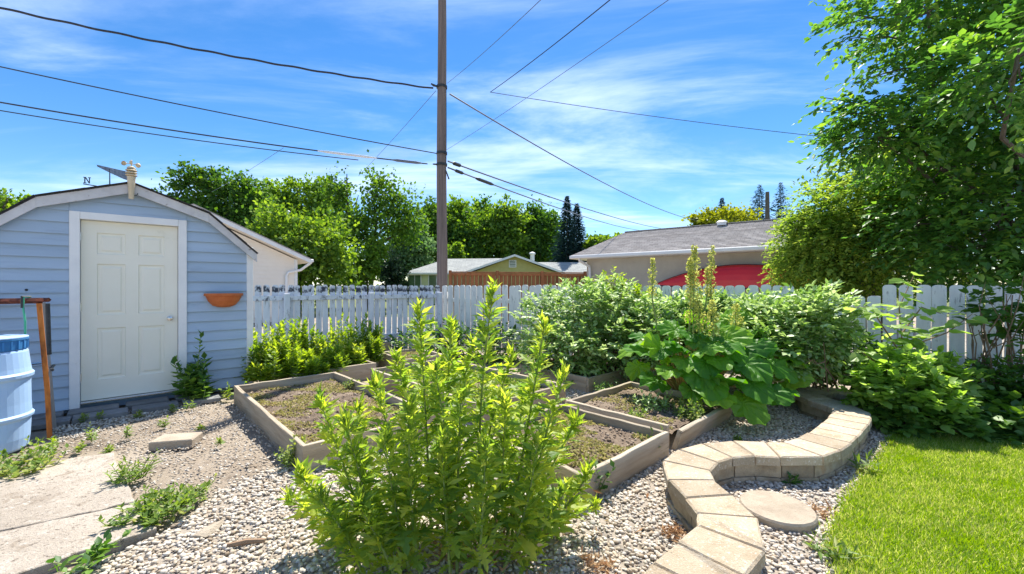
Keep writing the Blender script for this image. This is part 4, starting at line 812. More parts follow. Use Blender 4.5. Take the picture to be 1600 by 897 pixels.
def garage():
    o = Vector((2.37, 16.6, 0)); d = Vector((0.786, -0.617, 0)).normalized(); b = Vector((0.617, 0.786, 0)).normalized(); rz = math.atan2(d.y, d.x)
    r = empty('garage', o, 'beige stucco garage with grey shingle roof and white gutter', 'garage', rz=rz); Lg, Wd, ez = 9.5, 6.0, 2.60
    V, Fs = [], []; boxg((Lg / 2, Wd / 2, 1.24), (Lg - 0.9, Wd - 0.9, 2.48), (V, Fs)); mobj('wall', V, Fs, W['stucco'], r)
    rzh = 3.76; hip = 1.0
    A, B, C, D = (0, 0, ez), (Lg, 0, ez), (Lg, Wd, ez), (0, Wd, ez); E, Fp = (hip, Wd / 2, rzh), (Lg - hip, Wd / 2, rzh)
    roof_plane('roof_slope', [A, B, Fp, E], W['shingle_grey'], r, courses=0.15); roof_plane('roof_slope', [C, D, E, Fp], W['shingle_grey'], r)
    roof_plane('roof_slope', [D, A, E], W['shingle_grey'], r, courses=0.15); roof_plane('roof_slope', [B, C, Fp], W['shingle_grey'], r)
    box('ridge_cap', (Lg - 2 * hip, 0.22, 0.03), (Lg / 2, Wd / 2, rzh + 0.02), W['shingle_grey'], r)
    box('soffit', (Lg - 0.04, Wd - 0.04, 0.03), (Lg / 2, Wd / 2, ez - 0.115), W['gutter'], r)
    box('gutter', (Lg, 0.10, 0.13), (Lg / 2, -0.053, ez - 0.055), W['gutter'], r, 0, 0.02); box('gutter', (0.10, Wd, 0.13), (-0.053, Wd / 2, ez - 0.055), W['gutter'], r, 0, 0.02)
    V, Fs = tube([(0.36, -0.03, ez - 0.10), (0.36, 0.02, ez - 0.20), (0.60, 0.36, ez - 0.42), (0.62, 0.38, ez - 0.60), (0.62, 0.38, 0.1)], 0.055, 8); mobj('downspout', V, Fs, W['gutter'], r, True)
    V, Fs = lathe([(0.16, 0), (0.16, 0.10), (0.20, 0.12), (0.12, 0.18), (0.02, 0.2)], 12, (4.9, Wd / 2 - 0.2, rzh - 0.06)); mobj('roof_vent', V, Fs, W['gutter'], r)
    # red kayak stored upside down on wall brackets
    kc = Vector((5.95, 0.10, 1.33)); k = empty('kayak', o + d * kc.x + b * kc.y + Vector((0, 0, kc.z)), 'glossy red kayak hung hull-up on the garage wall', 'kayak', rz=rz)
    Lk = 5.3; n, m = 25, 12; V, Fs = [], []
    for i in range(n):
        t = -1 + 2 * i / (n - 1); w = max(0.0, 1 - abs(t) ** 2.3); hw = 0.33 * w ** 0.75 + 0.008; hh = 0.72 * (1 - abs(t) ** 1.95) + 0.02; zb = 0.10 * (abs(t) ** 2)
        for j in range(m + 1): a = math.pi * j / m; V.append((t * Lk / 2, -hw * math.cos(a), zb + hh * math.sin(a) ** 0.8 if 0 < j < m else zb))
    for i in range(n - 1):
        for j in range(m): Fs.append([i * (m + 1) + j, i * (m + 1) + j + 1, (i + 1) * (m + 1) + j + 1, (i + 1) * (m + 1) + j])
    mobj('hull', V, Fs, W['kayak'], k, True)
    e = tube([V[i * (m + 1)] for i in range(n)], 0.022, 6); mobj('gunwale', e[0], e[1], W['dark_metal'], k, True)
    e = tube([(V[i * (m + 1) + m // 2][0], 0, V[i * (m + 1) + m // 2][2] + 0.004) for i in range(n)], 0.014, 6); mobj('keel_strip', e[0], e[1], W['dark_metal'], k, True)
    for x in (-1.4, 1.4): box('bracket', (0.06, 0.75, 0.06), (x, 0.02, -0.045), W['dark_metal'], k)
garage()

def left_house():
    Yh = 16.6; xr = (462 - CX) / F * Yh; ez = 2.46; half = 3.3; r = empty('neighbour_house', (xr - DA.x * half, Yh - DA.y * half, 0), 'cream sided house with white rake boards behind the shed', 'house', rz=ANG); pitch = 0.45
    rz = ez + half * pitch
    V, Fs = prism([(-half, 0), (half, 0), (half, ez), (0, rz), (-half, ez)], 0.03, 9.0); mobj('wall', V, Fs, W['cream'], r)
    poly = [(-half, 0.2), (half, 0.2), (half, ez), (0, rz), (-half, ez)]; z = 0.2; h = 0.15; V, Fs = [], []
    while z < rz:                                         # lap siding on the gable end
        band = clip(clip(poly, 0, -1, -z), 0, 1, z + h)
        if len(band) >= 3:
            b = len(V); n = len(band); V += [(x, 0.0 - 0.018 * (1 - (q - z) / h), q) for x, q in band] + [(x, 0.028, q) for x, q in band]; Fs += [[b + i for i in range(n)]] + [[b + i, b + i + n, b + (i + 1) % n + n, b + (i + 1) % n] for i in range(n)]
        z += h
    mobj('lap_siding', V, Fs, W['cream'], r)
    box('corner_trim', (0.11, 0.11, ez), (half + 0.005, 0.02, ez / 2), W['gutter'], r)
    ov = 0.42
    for s in (-1, 1):
        q = [(s * (half + ov), ez - ov * pitch + 0.05), (0, rz + 0.05), (0, rz + 0.20), (s * (half + ov), ez - ov * pitch + 0.20)]; V, Fs = prism(q, -0.45, -0.41 - 0.002 * s); mobj('rake_board', V, Fs, W['gutter'], r)
        V, Fs = prism([(a, b_) for a, b_ in (q[0], q[1])] + [(q[1][0], q[1][1] + 0.02), (q[0][0], q[0][1] + 0.02)], -0.40, 9.2); mobj('soffit', V, Fs, W['cream'], r)
        V, Fs = prism([(s * (half + ov), q[3][1] + 0.004), (0, q[2][1] + 0.004), (0, q[2][1] + 0.03), (s * (half + ov + 0.03), q[3][1] + 0.02)], -0.47, 9.3); mobj('roof_slope', V, Fs, W['shingle_grey'], r)
    box('gutter', (0.12, 9.5, 0.12), (half + ov + 0.063, 4.3, ez - ov * pitch + 0.14), W['gutter'], r, 0, 0.02)
    V, Fs = tube([(half + ov + 0.05, -0.40, ez - 0.10), (half + 0.15, -0.12, ez - 0.42), (half - 0.28, -0.07, ez - 0.52), (half - 0.36, -0.07, ez - 0.66), (half - 0.36, -0.07, 0.1)], 0.05, 8); mobj('downspout', V, Fs, W['gutter'], r, True)
left_house()
b = P(450, 400, 27); m = empty('mast', (b.x, b.y, 0), 'thin grey metal mast standing behind the cream house', 'mast'); top = P(450, 331, 27).z
V, Fs = tube([(0, 0, 0), (0, 0, top)], 0.09, 8); mobj('tube', V, Fs, W['steel'], m); V, Fs = lathe([(0.05, 0), (0.15, 0.03), (0.15, 0.12), (0.03, 0.2)], 10, (0, 0, top - 0.1)); mobj('cap', V, Fs, W['steel'], m)

def yellow_house():
    Yh = 32.0; r0 = P(700, 447, Yh); r = empty('yellow_house', (r0.x, Yh, 0), 'yellow stucco house with pale grey gabled roof behind the brown fence', 'house'); X = lambda px: (px - 700) / F * Yh
    ez, pk = 2.42, 3.72; x0, x1 = X(632), X(742); g0, g1, gm = X(733), X(872), X(804)
    V, Fs = [], []; boxg(((x0 + 0.5 + x1) / 2, 2.6, ez / 2), (x1 - x0 - 0.5, 5.0, ez), (V, Fs)); mobj('wall', V, Fs, W['pale_yellow'], r)
    V, Fs = prism([(g0 + 0.3, 0), (g1 - 0.3, 0), (g1 - 0.3, ez - 0.04), (gm, pk - 0.12), (g0 + 0.3, ez - 0.04)], -1.2, 5.0); mobj('gable_wall', V, Fs, W['yellow'], r)
    e0 = (x0, -0.3, ez)
    roof_plane('roof_slope', [(x0, -0.3, ez), (gm - 0.2, -0.3, ez), (gm - 0.2, 2.7, pk), (X(690), 2.7, pk - 0.35)], W['shingle_pale'], r)
    roof_plane('roof_slope', [(x0, 5.6, ez), (x0, -0.3, ez), (X(690), 2.7, pk - 0.35)], W['shingle_pale'], r)
    roof_plane('roof_slope', [(g0 - 0.25, 5.4, ez), (g0 - 0.25, -1.7, ez), (gm, -1.7, pk), (gm, 5.4, pk)], W['shingle_pale'], r)
    roof_plane('roof_slope', [(g1 + 0.3, -1.7, ez), (g1 + 0.3, 5.4, ez), (gm, 5.4, pk), (gm, -1.7, pk)], W['shingle_pale'], r)
    for s, gx in ((0, g0 - 0.25), (1, g1 + 0.3)):
        V, Fs = prism([(gx, ez - 0.16), (gm, pk - 0.16), (gm, pk - 0.01), (gx, ez - 0.01)], -1.76, -1.71 - 0.002 * s); mobj('rake_board', V, Fs, W['gutter'], r)
    box('gutter', (g0 - 0.25 - x0, 0.12, 0.16), ((x0 + g0 - 0.25) / 2, -0.37, ez - 0.06), W['gutter'], r, 0, 0.02)
    v = box('gable_vent', (0.55, 0.06, 0.55), (gm - 0.15, -1.24, 3.05), W['gutter'], r); 
    for k in range(4): box('slat', (0.42, 0.03, 0.06), (0, -0.045, -0.17 + k * 0.115), W['glass'], v)
    for px, w in ((648, 1.0), (682, 1.3)):
        f = box('window', (w, 0.10, 1.1), (X(px), 0.06, 1.75), W['gutter'], r); box('pane', (w * 0.42, 0.03, 0.95), (-w * 0.23, -0.055, 0), W['glass'], f); box('pane', (w * 0.42, 0.03, 0.95), (w * 0.23, -0.055, 0), W['glass'], f)
    # further house to the right of it
    Y2 = 40; X2 = lambda px: (px - 880) / F * Y2; r = empty('grey_roof_house', (P(880, 447, Y2).x, Y2, 0), 'low house with plain grey shingle roof beyond the yellow house', 'house'); z = lambda py: H + (CY - py) / F * Y2
    V, Fs = [], []; boxg(((X2(835) + X2(960)) / 2, 3.2, z(432) / 2), (X2(955) - X2(840), 5.4, z(432)), (V, Fs)); mobj('wall', V, Fs, W['pale_yellow'], r)
    roof_plane('roof_slope', [(X2(825), 0, z(428)), (X2(965), 0, z(428)), (X2(955), 3, z(407)), (X2(838), 3, z(407))], W['shingle_pale'], r); roof_plane('roof_slope', [(X2(965), 6, z(428)), (X2(825), 6, z(428)), (X2(838), 3, z(407)), (X2(955), 3, z(407))], W['shingle_pale'], r)
    V, Fs = lathe([(0.22, 0), (0.22, 1.0), (0.32, 1.02), (0.32, 1.15), (0.1, 1.25)], 12, (X2(833), 1.6, z(412))); mobj('flue', V, Fs, W['gutter'], r)
yellow_house()

def brown_fence():
    a, b = P(701, 447, 14.8), P(915, 447, 15.9); a.z = b.z = 0; d = (b - a).normalized(); L = (b - a).length; r = empty('board_fence', a, 'reddish brown stained board fence across the alley', 'fence', rz=math.atan2(d.y, d.x))
    top = 1.90; box('cap_rail', (L, 0.14, 0.04), (L / 2, 0, top), W['brownfence'], r); box('rail', (L, 0.04, 0.09), (L / 2, -0.022, top - 0.075), W['brownfence'], r); box('rail', (L, 0.04, 0.09), (L / 2, 0.03, 0.4), W['brownfence'], r)
    n = int(L / 0.15); m = box_mesh(0.125, 0.02, 1.74, 0.003, W['brownfence'])
    for i in range(n): link('fence_board', m, None, r, Matrix.Translation((0.08 + i * L / n, 0.012, 0.98)))
    for i in range(4): box('post', (0.10, 0.10, 1.95), (0.05 + i * (L - 0.1) / 3, -0.075, 0.98), W['brownfence'], r)
brown_fence()

# ================================================================== TREES
def tree(label, lobes_px, Y, mat, n, size, group=None, T=T_CARD, trunk_px=None, clump=26, spread=0.2, shell=0.5, name='tree', depth=1.0, trunk_r=None, droop=0.0, limbs=9):
    lobes = []
    for (px, py, rx, ry) in lobes_px:
        c = P(px, py, Y); lobes.append((np.array(c), np.array([rx / F * Y, max(rx, ry) / F * Y * 0.8 * depth, ry / F * Y])))
    tx = ((trunk_px if trunk_px else np.mean([l[0] for l in lobes_px])) - CX) / F * Y
    root = empty(name, (tx, Y, 0), label, 'tree', group); off = (tx, Y, 0)
    part, cc = lobes_leaves(lobes, n, size, T, clump, spread, shell, droop); cloud_obj('crown', [part], LF[mat], root, 'stuff', off)
    low = min(l[0][2] - l[1][2] for l in lobes); topz = max(l[0][2] for l in lobes); tr = trunk_r or max(0.06, 0.022 * (topz + 1)); fork = max(0.6, low + 0.25 * (topz - low)); vf = []
    vf.append(limb((0, 0, -0.05), (0, 0, fork), tr, tr * 0.7, 0.03)); o = Vector(off)
    for l in lobes: 
        c = Vector(l[0]) - o; vf.append(limb((0, 0, fork * 0.92), c, tr * 0.55, tr * 0.2, 0.08))
        for k in range(max(2, limbs // len(lobes))):
            e = Vector(l[0] + l[1] * rdir(1)[0] * 0.75) - o; vf.append(limb(c, e, tr * 0.22, tr * 0.06, 0.1))
    V, Fs = join(*vf); mobj('trunk', V, Fs, W['bark'], root, True); return root
tree('large dark green elm rising behind the shed roof', [(292, 282, 26, 24), (326, 272, 16, 20), (350, 300, 36, 26), (278, 312, 22, 26), (388, 302, 26, 24), (310, 325, 36, 26), (395, 335, 30, 36), (345, 350, 55, 34)], 30, 'elm', 12000, 0.25, limbs=24, shell=0.25, spread=0.24)
tree('broad rounded green tree crown between the elm and airy tree', [(425, 308, 34, 22), (465, 300, 28, 20), (497, 306, 24, 26), (440, 330, 46, 28), (450, 355, 60, 40), (510, 335, 30, 40)], 33, 'light', 11000, 0.26, spread=0.22)
tree('bushy light green tree rising over the cream house roof', [(440, 365, 50, 42), (490, 380, 50, 48), (420, 400, 40, 45), (470, 425, 60, 40), (520, 405, 30, 45)], 21, 'light', 12000, 0.20, shell=0.4)
def airy():
    t = tree('tall airy green tree with a bare dead leader', [(590, 300, 26, 36), (620, 325, 32, 34), (525, 300, 18, 30), (570, 360, 50, 45), (635, 355, 22, 40), (545, 350, 30, 40)], 28, 'elm', 8500, 0.22, clump=18, spread=0.28, shell=0.3, limbs=18)
    a = P(545, 380, 28) - t.location; b = P(542, 272, 28) - t.location; V, Fs = join(limb(a, b, 0.16, 0.03, 0.01), limb(a.lerp(b, 0.4), P(528, 300, 28) - t.location, 0.07, 0.02), limb(a.lerp(b, 0.3), P(560, 305, 28) - t.location, 0.07, 0.02)); mobj('dead_leader', V, Fs, W['bark'], t, True)
airy()
tree('silvery grey-green round tree left of the pole', [(640, 370, 30, 30), (652, 400, 30, 32), (627, 398, 25, 32)], 43, 'willow', 10000, 0.28, shell=0.4, spread=0.16)
tree('bright yellow-green bush before the airy tree', [(572, 415, 30, 30), (550, 430, 28, 22), (590, 400, 14, 24), (582, 385, 10, 18)], 26, 'light', 6000, 0.19)
for px, h in ((612, 398), (626, 412)):
    tree('taller narrow dark columnar cedar beside the yellow house' if h < 405 else 'shorter narrow dark cedar beside the taller columnar cedar', [(px, (h + 460) / 2, 9 if h < 405 else 6, (470 - h) / 2), (px, h + 35, 5, 34)], 22, 'cedar', 2600, 0.14, 'dark cedars by the yellow house', spread=0.12, name='cedar_tree', limbs=2)
for k, (px, py, rx, ry, m) in enumerate(((675, 350, 26, 32, 'elm'), (715, 345, 32, 30, 'light'), (755, 350, 30, 34, 'elm'), (790, 348, 30, 30, 'light'), (830, 352, 34, 30, 'elm'), (860, 362, 18, 30, 'elm'), (735, 375, 34, 35, 'elm'), (805, 385, 34, 30, 'elm'))):
    tree('dark green leafy tree in the dense row beyond the yellow house' if m == 'elm' else 'lighter green leafy tree in the dense row beyond the yellow house', [(px, py, rx, ry), (px - rx * 0.3, py + ry * 0.9, rx * 0.95, ry), (px + rx * 0.4, py + ry * 1.3, rx * 0.8, ry), (px, py - ry * 0.5, rx * 0.5, ry * 0.7)], 52 + 3 * (k % 3), m, 6500, 0.40, 'dense tree row beyond the yellow house', spread=0.22, shell=0.35)
tree('small bright green bush behind the pale roof', [(712, 398, 12, 16)], 44, 'light', 1500, 0.32)
tree('green tree glimpsed past the shed at the left', [(8, 318, 26, 22), (-40, 330, 50, 40)], 32, 'light', 4000, 0.30)
tree('yellow-green rounded tree rising over the garage ridge', [(1128, 345, 42, 20), (1095, 350, 20, 14), (1160, 350, 22, 16)], 34, 'yellowtree', 5000, 0.26)
tree('low green tree between the spruces and the garage roof', [(935, 385, 22, 16), (960, 375, 14, 10)], 46, 'light', 2500, 0.36)
def spruce(px, top, bot, Y, wpx, label, n=8000, mat='spruce', group=None, gap=0.0):
    b = P(px, bot, Y); t = P(px, top, Y); root = empty('spruce_tree', (b.x, Y, 0), label, 'tree', group); h = t.z; rw = wpx / F * Y
    V, Fs = tube([(0, 0, 0), (0, 0, h * 0.5), (0, 0, h - 0.1)], [h * 0.016, h * 0.010, 0.01], 7); mobj('trunk', V, Fs, W['bark'], root)
    z0 = max(0.5, b.z * 0.3); N = int(n * (1 - gap)); f = rng.random(N) ** 1.3; lv = np.floor(f * 30) / 30; saw = 0.72 + 0.45 * (1 - (f - lv) * 30); a = rng.random(N) * 6.283
    arm = np.clip(0.70 + 0.5 * np.sin(a * 4 + lv * 91) * (1 if not gap else 1.4), 0.12, 2); rad = (rw * (1 - f) ** 0.9 + 0.05) * saw * arm; rr = rad * rng.random(N) ** 0.45; z = z0 + (h - z0) * f - 0.22 * rr
    C = np.stack([np.cos(a) * rr, np.sin(a) * rr, z], 1); D = np.stack([np.cos(a), np.sin(a), np.full(N, -0.25)], 1) + rdir(N) * 0.55; S = (0.22 + 0.30 * rng.random(N)) * (0.40 + 0.40 * rw * (1 - f))
    part = cloud(C, D, rdir(N), np.stack([S * 1.2, S * 1.5, S], 1), T_LONG); cloud_obj('crown', [part], LF[mat], root, 'stuff'); return root
spruce(886, 306, 400, 46, 31, 'taller of two dark blue-green spruces beside the garage'); spruce(901, 318, 400, 47, 29, 'shorter dark blue-green spruce at the taller spruce side')
spruce(1128, 309, 350, 60, 24, 'lone spruce tip poking above the yellow-green tree', gap=0.3)
spruce(1187, 289, 380, 55, 46, 'sparse dark spruce beyond the garage ridge next to a bare pole', gap=0.5); spruce(1220, 285, 380, 55, 42, 'sparse dark spruce half hidden by the feathery tree', gap=0.5)
b = P(1199, 300, 52); m = empty('bare_trunk', (b.x, 52, 0), 'bare grey topped trunk standing between the sparse spruces', 'tree trunk'); V, Fs = tube([(0, 0, 0), (0, 0, b.z * 0.6), (0, 0, b.z)], [0.4, 0.3, 0.22], 8); mobj('trunk', V, Fs, W['bark'], m)

# feathery golden-green tree just behind the right fence
def feather_tree():
    Y = 8.4; lob = [(1312, 338, 62, 52), (1365, 305, 78, 66), (1420, 270, 70, 60), (1302, 400, 62, 60), (1355, 400, 82, 75), (1430, 370, 80, 90), (1490, 320, 80, 80), (1264, 378, 28, 42), (1260, 430, 26, 36)]
    lobes = [(np.array(P(px, py, Y + 0.2 * (i % 3))), np.array([rx / F * Y, 1.0, ry / F * Y])) for i, (px, py, rx, ry) in enumerate(lob)]; base = P(1370, 447, Y)
    root = empty('feathery_tree', (base.x, Y, 0), 'dense golden-green feathery tree leaning over the white fence', 'tree'); off = (base.x, Y, 0)
    part, cc = lobes_leaves(lobes, 9000, 0.10, T_CARD, 22, 0.14, 0.30)
    K = 5200; w = rng.choice(len(lobes), K); c = np.array([l[0] for l in lobes])[w]; r = np.array([l[1] for l in lobes])[w]; d = rdir(K); d[:, 1] -= 0.35; d[:, 2] += 0.25; d = nrm(d)
    B = c + d * r * (0.72 + 0.36 * rng.random(K))[:, None]; dd = d * 0.8 + rdir(K) * 0.5; dd[:, 2] -= 0.25; sp = spray_leaves(B, dd, 0.22 + 0.12 * rng.random(K), 11, 0.085, T_LEAF, 0.9, 0.5, rng.random(K))
    cloud_obj('crown', [part, sp], LF['feather'], root, 'stuff', off); vf = [limb((0, 0, 0), (0, 0, 1.2), 0.16, 0.12, 0.03)]
    for l in lobes: vf.append(limb((0, 0, 0.9), Vector(l[0]) - Vector(off), 0.08, 0.025, 0.08))
    V, Fs = join(*vf); mobj('trunk', V, Fs, W['bark'], root, True)
feather_tree()
def apple_tree():
    lob = [(1450, 20, 125, 60, 6.6), (1400, 190, 95, 38, 6.6), (1370, 215, 60, 22, 6.5), (1530, 130, 110, 120, 6.4), (1470, 265, 100, 75, 6.8), (1560, 350, 95, 95, 6.3), (1430, 350, 52, 60, 6.9), (1500, 400, 75, 45, 6.6), (1700, 120, 190, 240, 6.6), (1720, 380, 150, 110, 6.2), (1600, -80, 200, 120, 6.8), (1590, 90, 70, 90, 4.6)]
    base = Vector((9.2, 7.0, 0)); root = empty('apple_tree', base, 'near leafy apple tree with dark glossy leaves overhanging the right fence', 'tree'); lobes = [(np.array(P(px, py, Y)), np.array([rx / F * Y, 0.62 * max(rx, ry) / F * Y + 0.15, ry / F * Y])) for px, py, rx, ry, Y in lob]
    vol = np.array([np.prod(l[1]) for l in lobes]) ** 0.7; K = 4000; w = rng.choice(len(lobes), K, p=vol / vol.sum()); c = np.array([l[0] for l in lobes])[w]; r = np.array([l[1] for l in lobes])[w]
    d = rdir(K); B = c + d * r * (0.35 + 0.65 * rng.random(K) ** 0.6)[:, None]; dd = d * 0.6 + rdir(K) * 0.6; dd[:, 0] -= 0.35; dd[:, 2] -= 0.1
    sp = spray_leaves(B, dd, 0.30 + 0.24 * rng.random(K), 12, 0.120, T_OVAL, 0.85, 0.35, rng.random(K)); parts = [sp]
    # reaching shoots with the outline seen against the sky
    SH = [(1400, 40, 1302, 12), (1400, 60, 1320, 62), (1420, 105, 1335, 130), (1420, 180, 1285, 152), (1420, 190, 1278, 172), (1430, 215, 1300, 218), (1440, 232, 1312, 232), (1420, 20, 1310, 40), (1430, 150, 1325, 165), (1460, 200, 1350, 195), (1400, 170, 1320, 160), (1420, 0, 1300, -10), (1430, 205, 1330, 205)]
    vf = [limb((0, 0, -0.05), (-0.1, 0, 1.7), 0.16, 0.13, 0.03)]; b0 = []
    for (x0, y0, x1, y1) in SH:
        Ys = 6.5 + rnd.uniform(-0.25, 0.25); a, e = P(x0, y0, Ys + 0.2), P(x1, y1, Ys); q = limb(a - base, e - base, 0.014, 0.005, 0.05); vf.append(q); m = 9
        pts = np.array([np.array(a.lerp(e, t)) for t in np.linspace(0.25, 1.0, m)]) + rng.normal(size=(m, 3)) * 0.035; dr = np.tile(np.array((e - a).normalized()), (m, 1)) + rdir(m) * 0.7
        parts.append(spray_leaves(pts, dr, 0.26, 8, 0.110, T_OVAL, 0.9, 0.3, rng.random(m)))
    for l in lobes:
        c = Vector(l[0]) - base; vf.append(limb((-0.1, 0, 1.55), c, 0.05, 0.018, 0.08))
        for k in range(5): vf.append(limb(c, Vector(l[0] + l[1] * rdir(1)[0] * 0.85) - base, 0.012, 0.004, 0.1))
    cloud_obj('crown', parts, LF['apple'], root, 'stuff', base); V, Fs = join(*vf); mobj('trunk', V, Fs, W['bark'], root, True)
apple_tree()

# ================================================================== GARDEN PLANTS
def frame(d, up):
    """matrix whose +Y is d and +Z leans to up"""
    y = Vector(d).normalized(); x = y.cross(Vector(up)); x = x.normalized() if x.length > 1e-4 else Vector((1, 0, 0)); z = x.cross(y); return Matrix((x, y, z)).transposed().to_4x4()
# ---- lobed thistle leaves (unit length along +Y)
def thistle_leaf(seed, lobed):
    g = random.Random(seed); st = [(0, 0.05), (0.05, 0.10), (0.11, 0.025), (0.20, 0.12), (0.26, 0.028), (0.35, 0.19), (0.42, 0.035), (0.52, 0.20), (0.60, 0.04), (0.70, 0.15), (0.77, 0.05), (0.88, 0.06), (1.0, 0.0)]
    if not lobed: st = [(0, 0.04), (0.12, 0.06), (0.3, 0.10), (0.38, 0.085), (0.5, 0.125), (0.58, 0.10), (0.7, 0.11), (0.78, 0.075), (0.9, 0.045), (1, 0)]
    curl = g.uniform(0.1, 0.42); V, Fs = [], []
    for i, (y, w) in enumerate(st):
        up = -curl * y * y; yy = y - 0.25 * curl * y * y; wl, wr = w * g.uniform(0.75, 1.2), w * g.uniform(0.75, 1.2); f = 0.06 if w > 0.09 else 0.0; wav = g.uniform(-0.03, 0.03)
        V += [(-wl, yy + f * g.uniform(0.3, 1.1), up + 0.30 * wl + wav), (0, yy, up), (wr, yy + f * g.uniform(0.3, 1.1), up + 0.30 * wr - wav)]
    for i in range(len(st) - 1): a = 3 * i; Fs += [[a, a + 1, a + 4, a + 3], [a + 1, a + 2, a + 5, a + 4]]
    me = mesh(V, Fs, True); me.materials.append(LF['thistle']); return me
TL = [thistle_leaf(i, True) for i in range(6)]; TN = [thistle_leaf(20 + i, False) for i in range(4)]
def thistle(base, tip, label, group, nleaf, lmax, mass=120, tall=True):
    base, tip = Vector(base), Vector(tip); root = empty('thistle_plant', base, label, 'weed', group); h = tip - base; n = 8
    bend = Vector((rnd.uniform(-0.05, 0.05), rnd.uniform(-0.05, 0.05), 0)); pt = lambda t: h * t + Vector((h.x * 0.35 * (t * t - t), h.y * 0.35 * (t * t - t), 0)) + bend * math.sin(math.pi * t)
    V, Fs = tube([pt(i / n) for i in range(n + 1)], [0.0085 - 0.0055 * i / n for i in range(n + 1)], 6); mobj('stem', V, Fs, W['stem'], root, True)
    a = rnd.random() * 6.28; Ht = h.length
    for i in range(nleaf):
        t = 0.10 + 0.90 * (i / (nleaf - 1)) ** 0.85; a += 2.39 + rnd.uniform(-0.4, 0.4); L = lmax * (1.0 - 0.62 * max(0, (t - 0.45) / 0.55) ** 1.3) * rnd.uniform(0.45, 1.25)
        if t < 0.25: L *= 0.75
        el = R(10 + 55 * t ** 2 + rnd.uniform(-15, 15)) ; d = Vector((math.cos(a) * math.cos(el), math.sin(a) * math.cos(el), math.sin(el))); up = Vector((rnd.uniform(-.3, .3), rnd.uniform(-.3, .3), 1)) - d * 0.3
        if t > 0.93: el = R(72); d = Vector((math.cos(a) * 0.4, math.sin(a) * 0.4, 0.95)); up = Vector((-math.cos(a), -math.sin(a), 0.3))
        me = rnd.choice(TL if rnd.random() < 0.85 else TN); M = Matrix.Translation(pt(t)) @ frame(d, up) @ Matrix.Diagonal((L * rnd.uniform(1.05, 1.5), L, L, 1)); link('leaf', me, None, root, M)
    # axillary shoots: small leaves all the way up, and a tuft at the tip
    k = mass; tt = 0.12 + 0.88 * rng.random(k) ** 0.9; B = np.array([np.array(pt(x)) for x in tt]); D = rdir(k); D[:, 2] = np.abs(D[:, 2]) * 0.8 + 0.1; B2 = B + D * (0.09 * rng.random(k) * (1.15 - tt))[:, None]
    top = 26; B3 = np.tile(np.array(pt(1.0)), (top, 1)) + rng.normal(size=(top, 3)) * np.array([0.008, 0.008, 0.025]); D3 = rdir(top) * 0.6; D3[:, 2] += 0.9
    cloud_obj('small_leaves', [cloud(B2, D, rdir(k) + np.array([0, 0, 1.0]), 0.04 + 0.06 * rng.random(k), T_LONG), cloud(B3, D3, rdir(top), 0.035 + 0.035 * rng.random(top), T_LONG)], LF['thistle'], root, 'stuff')
    return root
MAIN = [(770, 456, 2.25), (655, 488, 2.2), (706, 512, 2.35), (850, 512, 2.15), (880, 590, 2.1), (500, 628, 2.05), (740, 540, 2.5), (800, 560, 2.4), (620, 560, 2.45), (585, 600, 2.2), (830, 600, 2.45), (680, 580, 2.1), (560, 640, 2.35), (640, 640, 1.98), (720, 620, 2.0), (790, 630, 2.0), (900, 660, 2.3), (540, 660, 2.0), (690, 690, 1.92), (760, 700, 1.9), (840, 690, 1.98), (600, 690, 1.95), (470, 740, 2.1), (450, 780, 2.2), (500, 780, 1.95), (920, 740, 2.2), (880, 770, 2.0), (560, 790, 1.9), (930, 790, 2.35)]
GT = 'tall thistles crowded in one clump on the gravel'
TH_C = 690
for i, (px, py, Y) in enumerate(MAIN):
    tip = P(px, py, Y); bx = (TH_C + (px - TH_C) * 0.62 - CX) / F * Y + rnd.uniform(-0.05, 0.05); base = Vector((bx, Y + rnd.uniform(-0.03, 0.08), 0))
    lab = 'tallest thistle stalk, its tip reaching the top of the white fence' if i == 0 else 'leafy green thistle stalk in the crowded clump on the gravel'
    ht = tip.z; thistle(base, tip, lab, None if i == 0 else GT, int(16 + 21 * ht), 0.195 if ht > 0.8 else 0.165, int(90 + 120 * ht))
# dead brown leaves round the foot of the clump
p = []
for k in range(2): 
    n = 200; C = np.stack([rng.normal(0.0, 0.26, n) - 0.15, rng.normal(2.12, 0.12, n), 0.02 + 0.25 * rng.random(n) ** 2], 1); p.append(cloud(C, rdir(n), rdir(n), 0.025 + 0.045 * rng.random(n), T_LONG))
tag(cloud_obj('dead_leaves', p, LF['brown']), 'withered brown leaves under the thistle clump', 'dead leaves', kind='stuff')

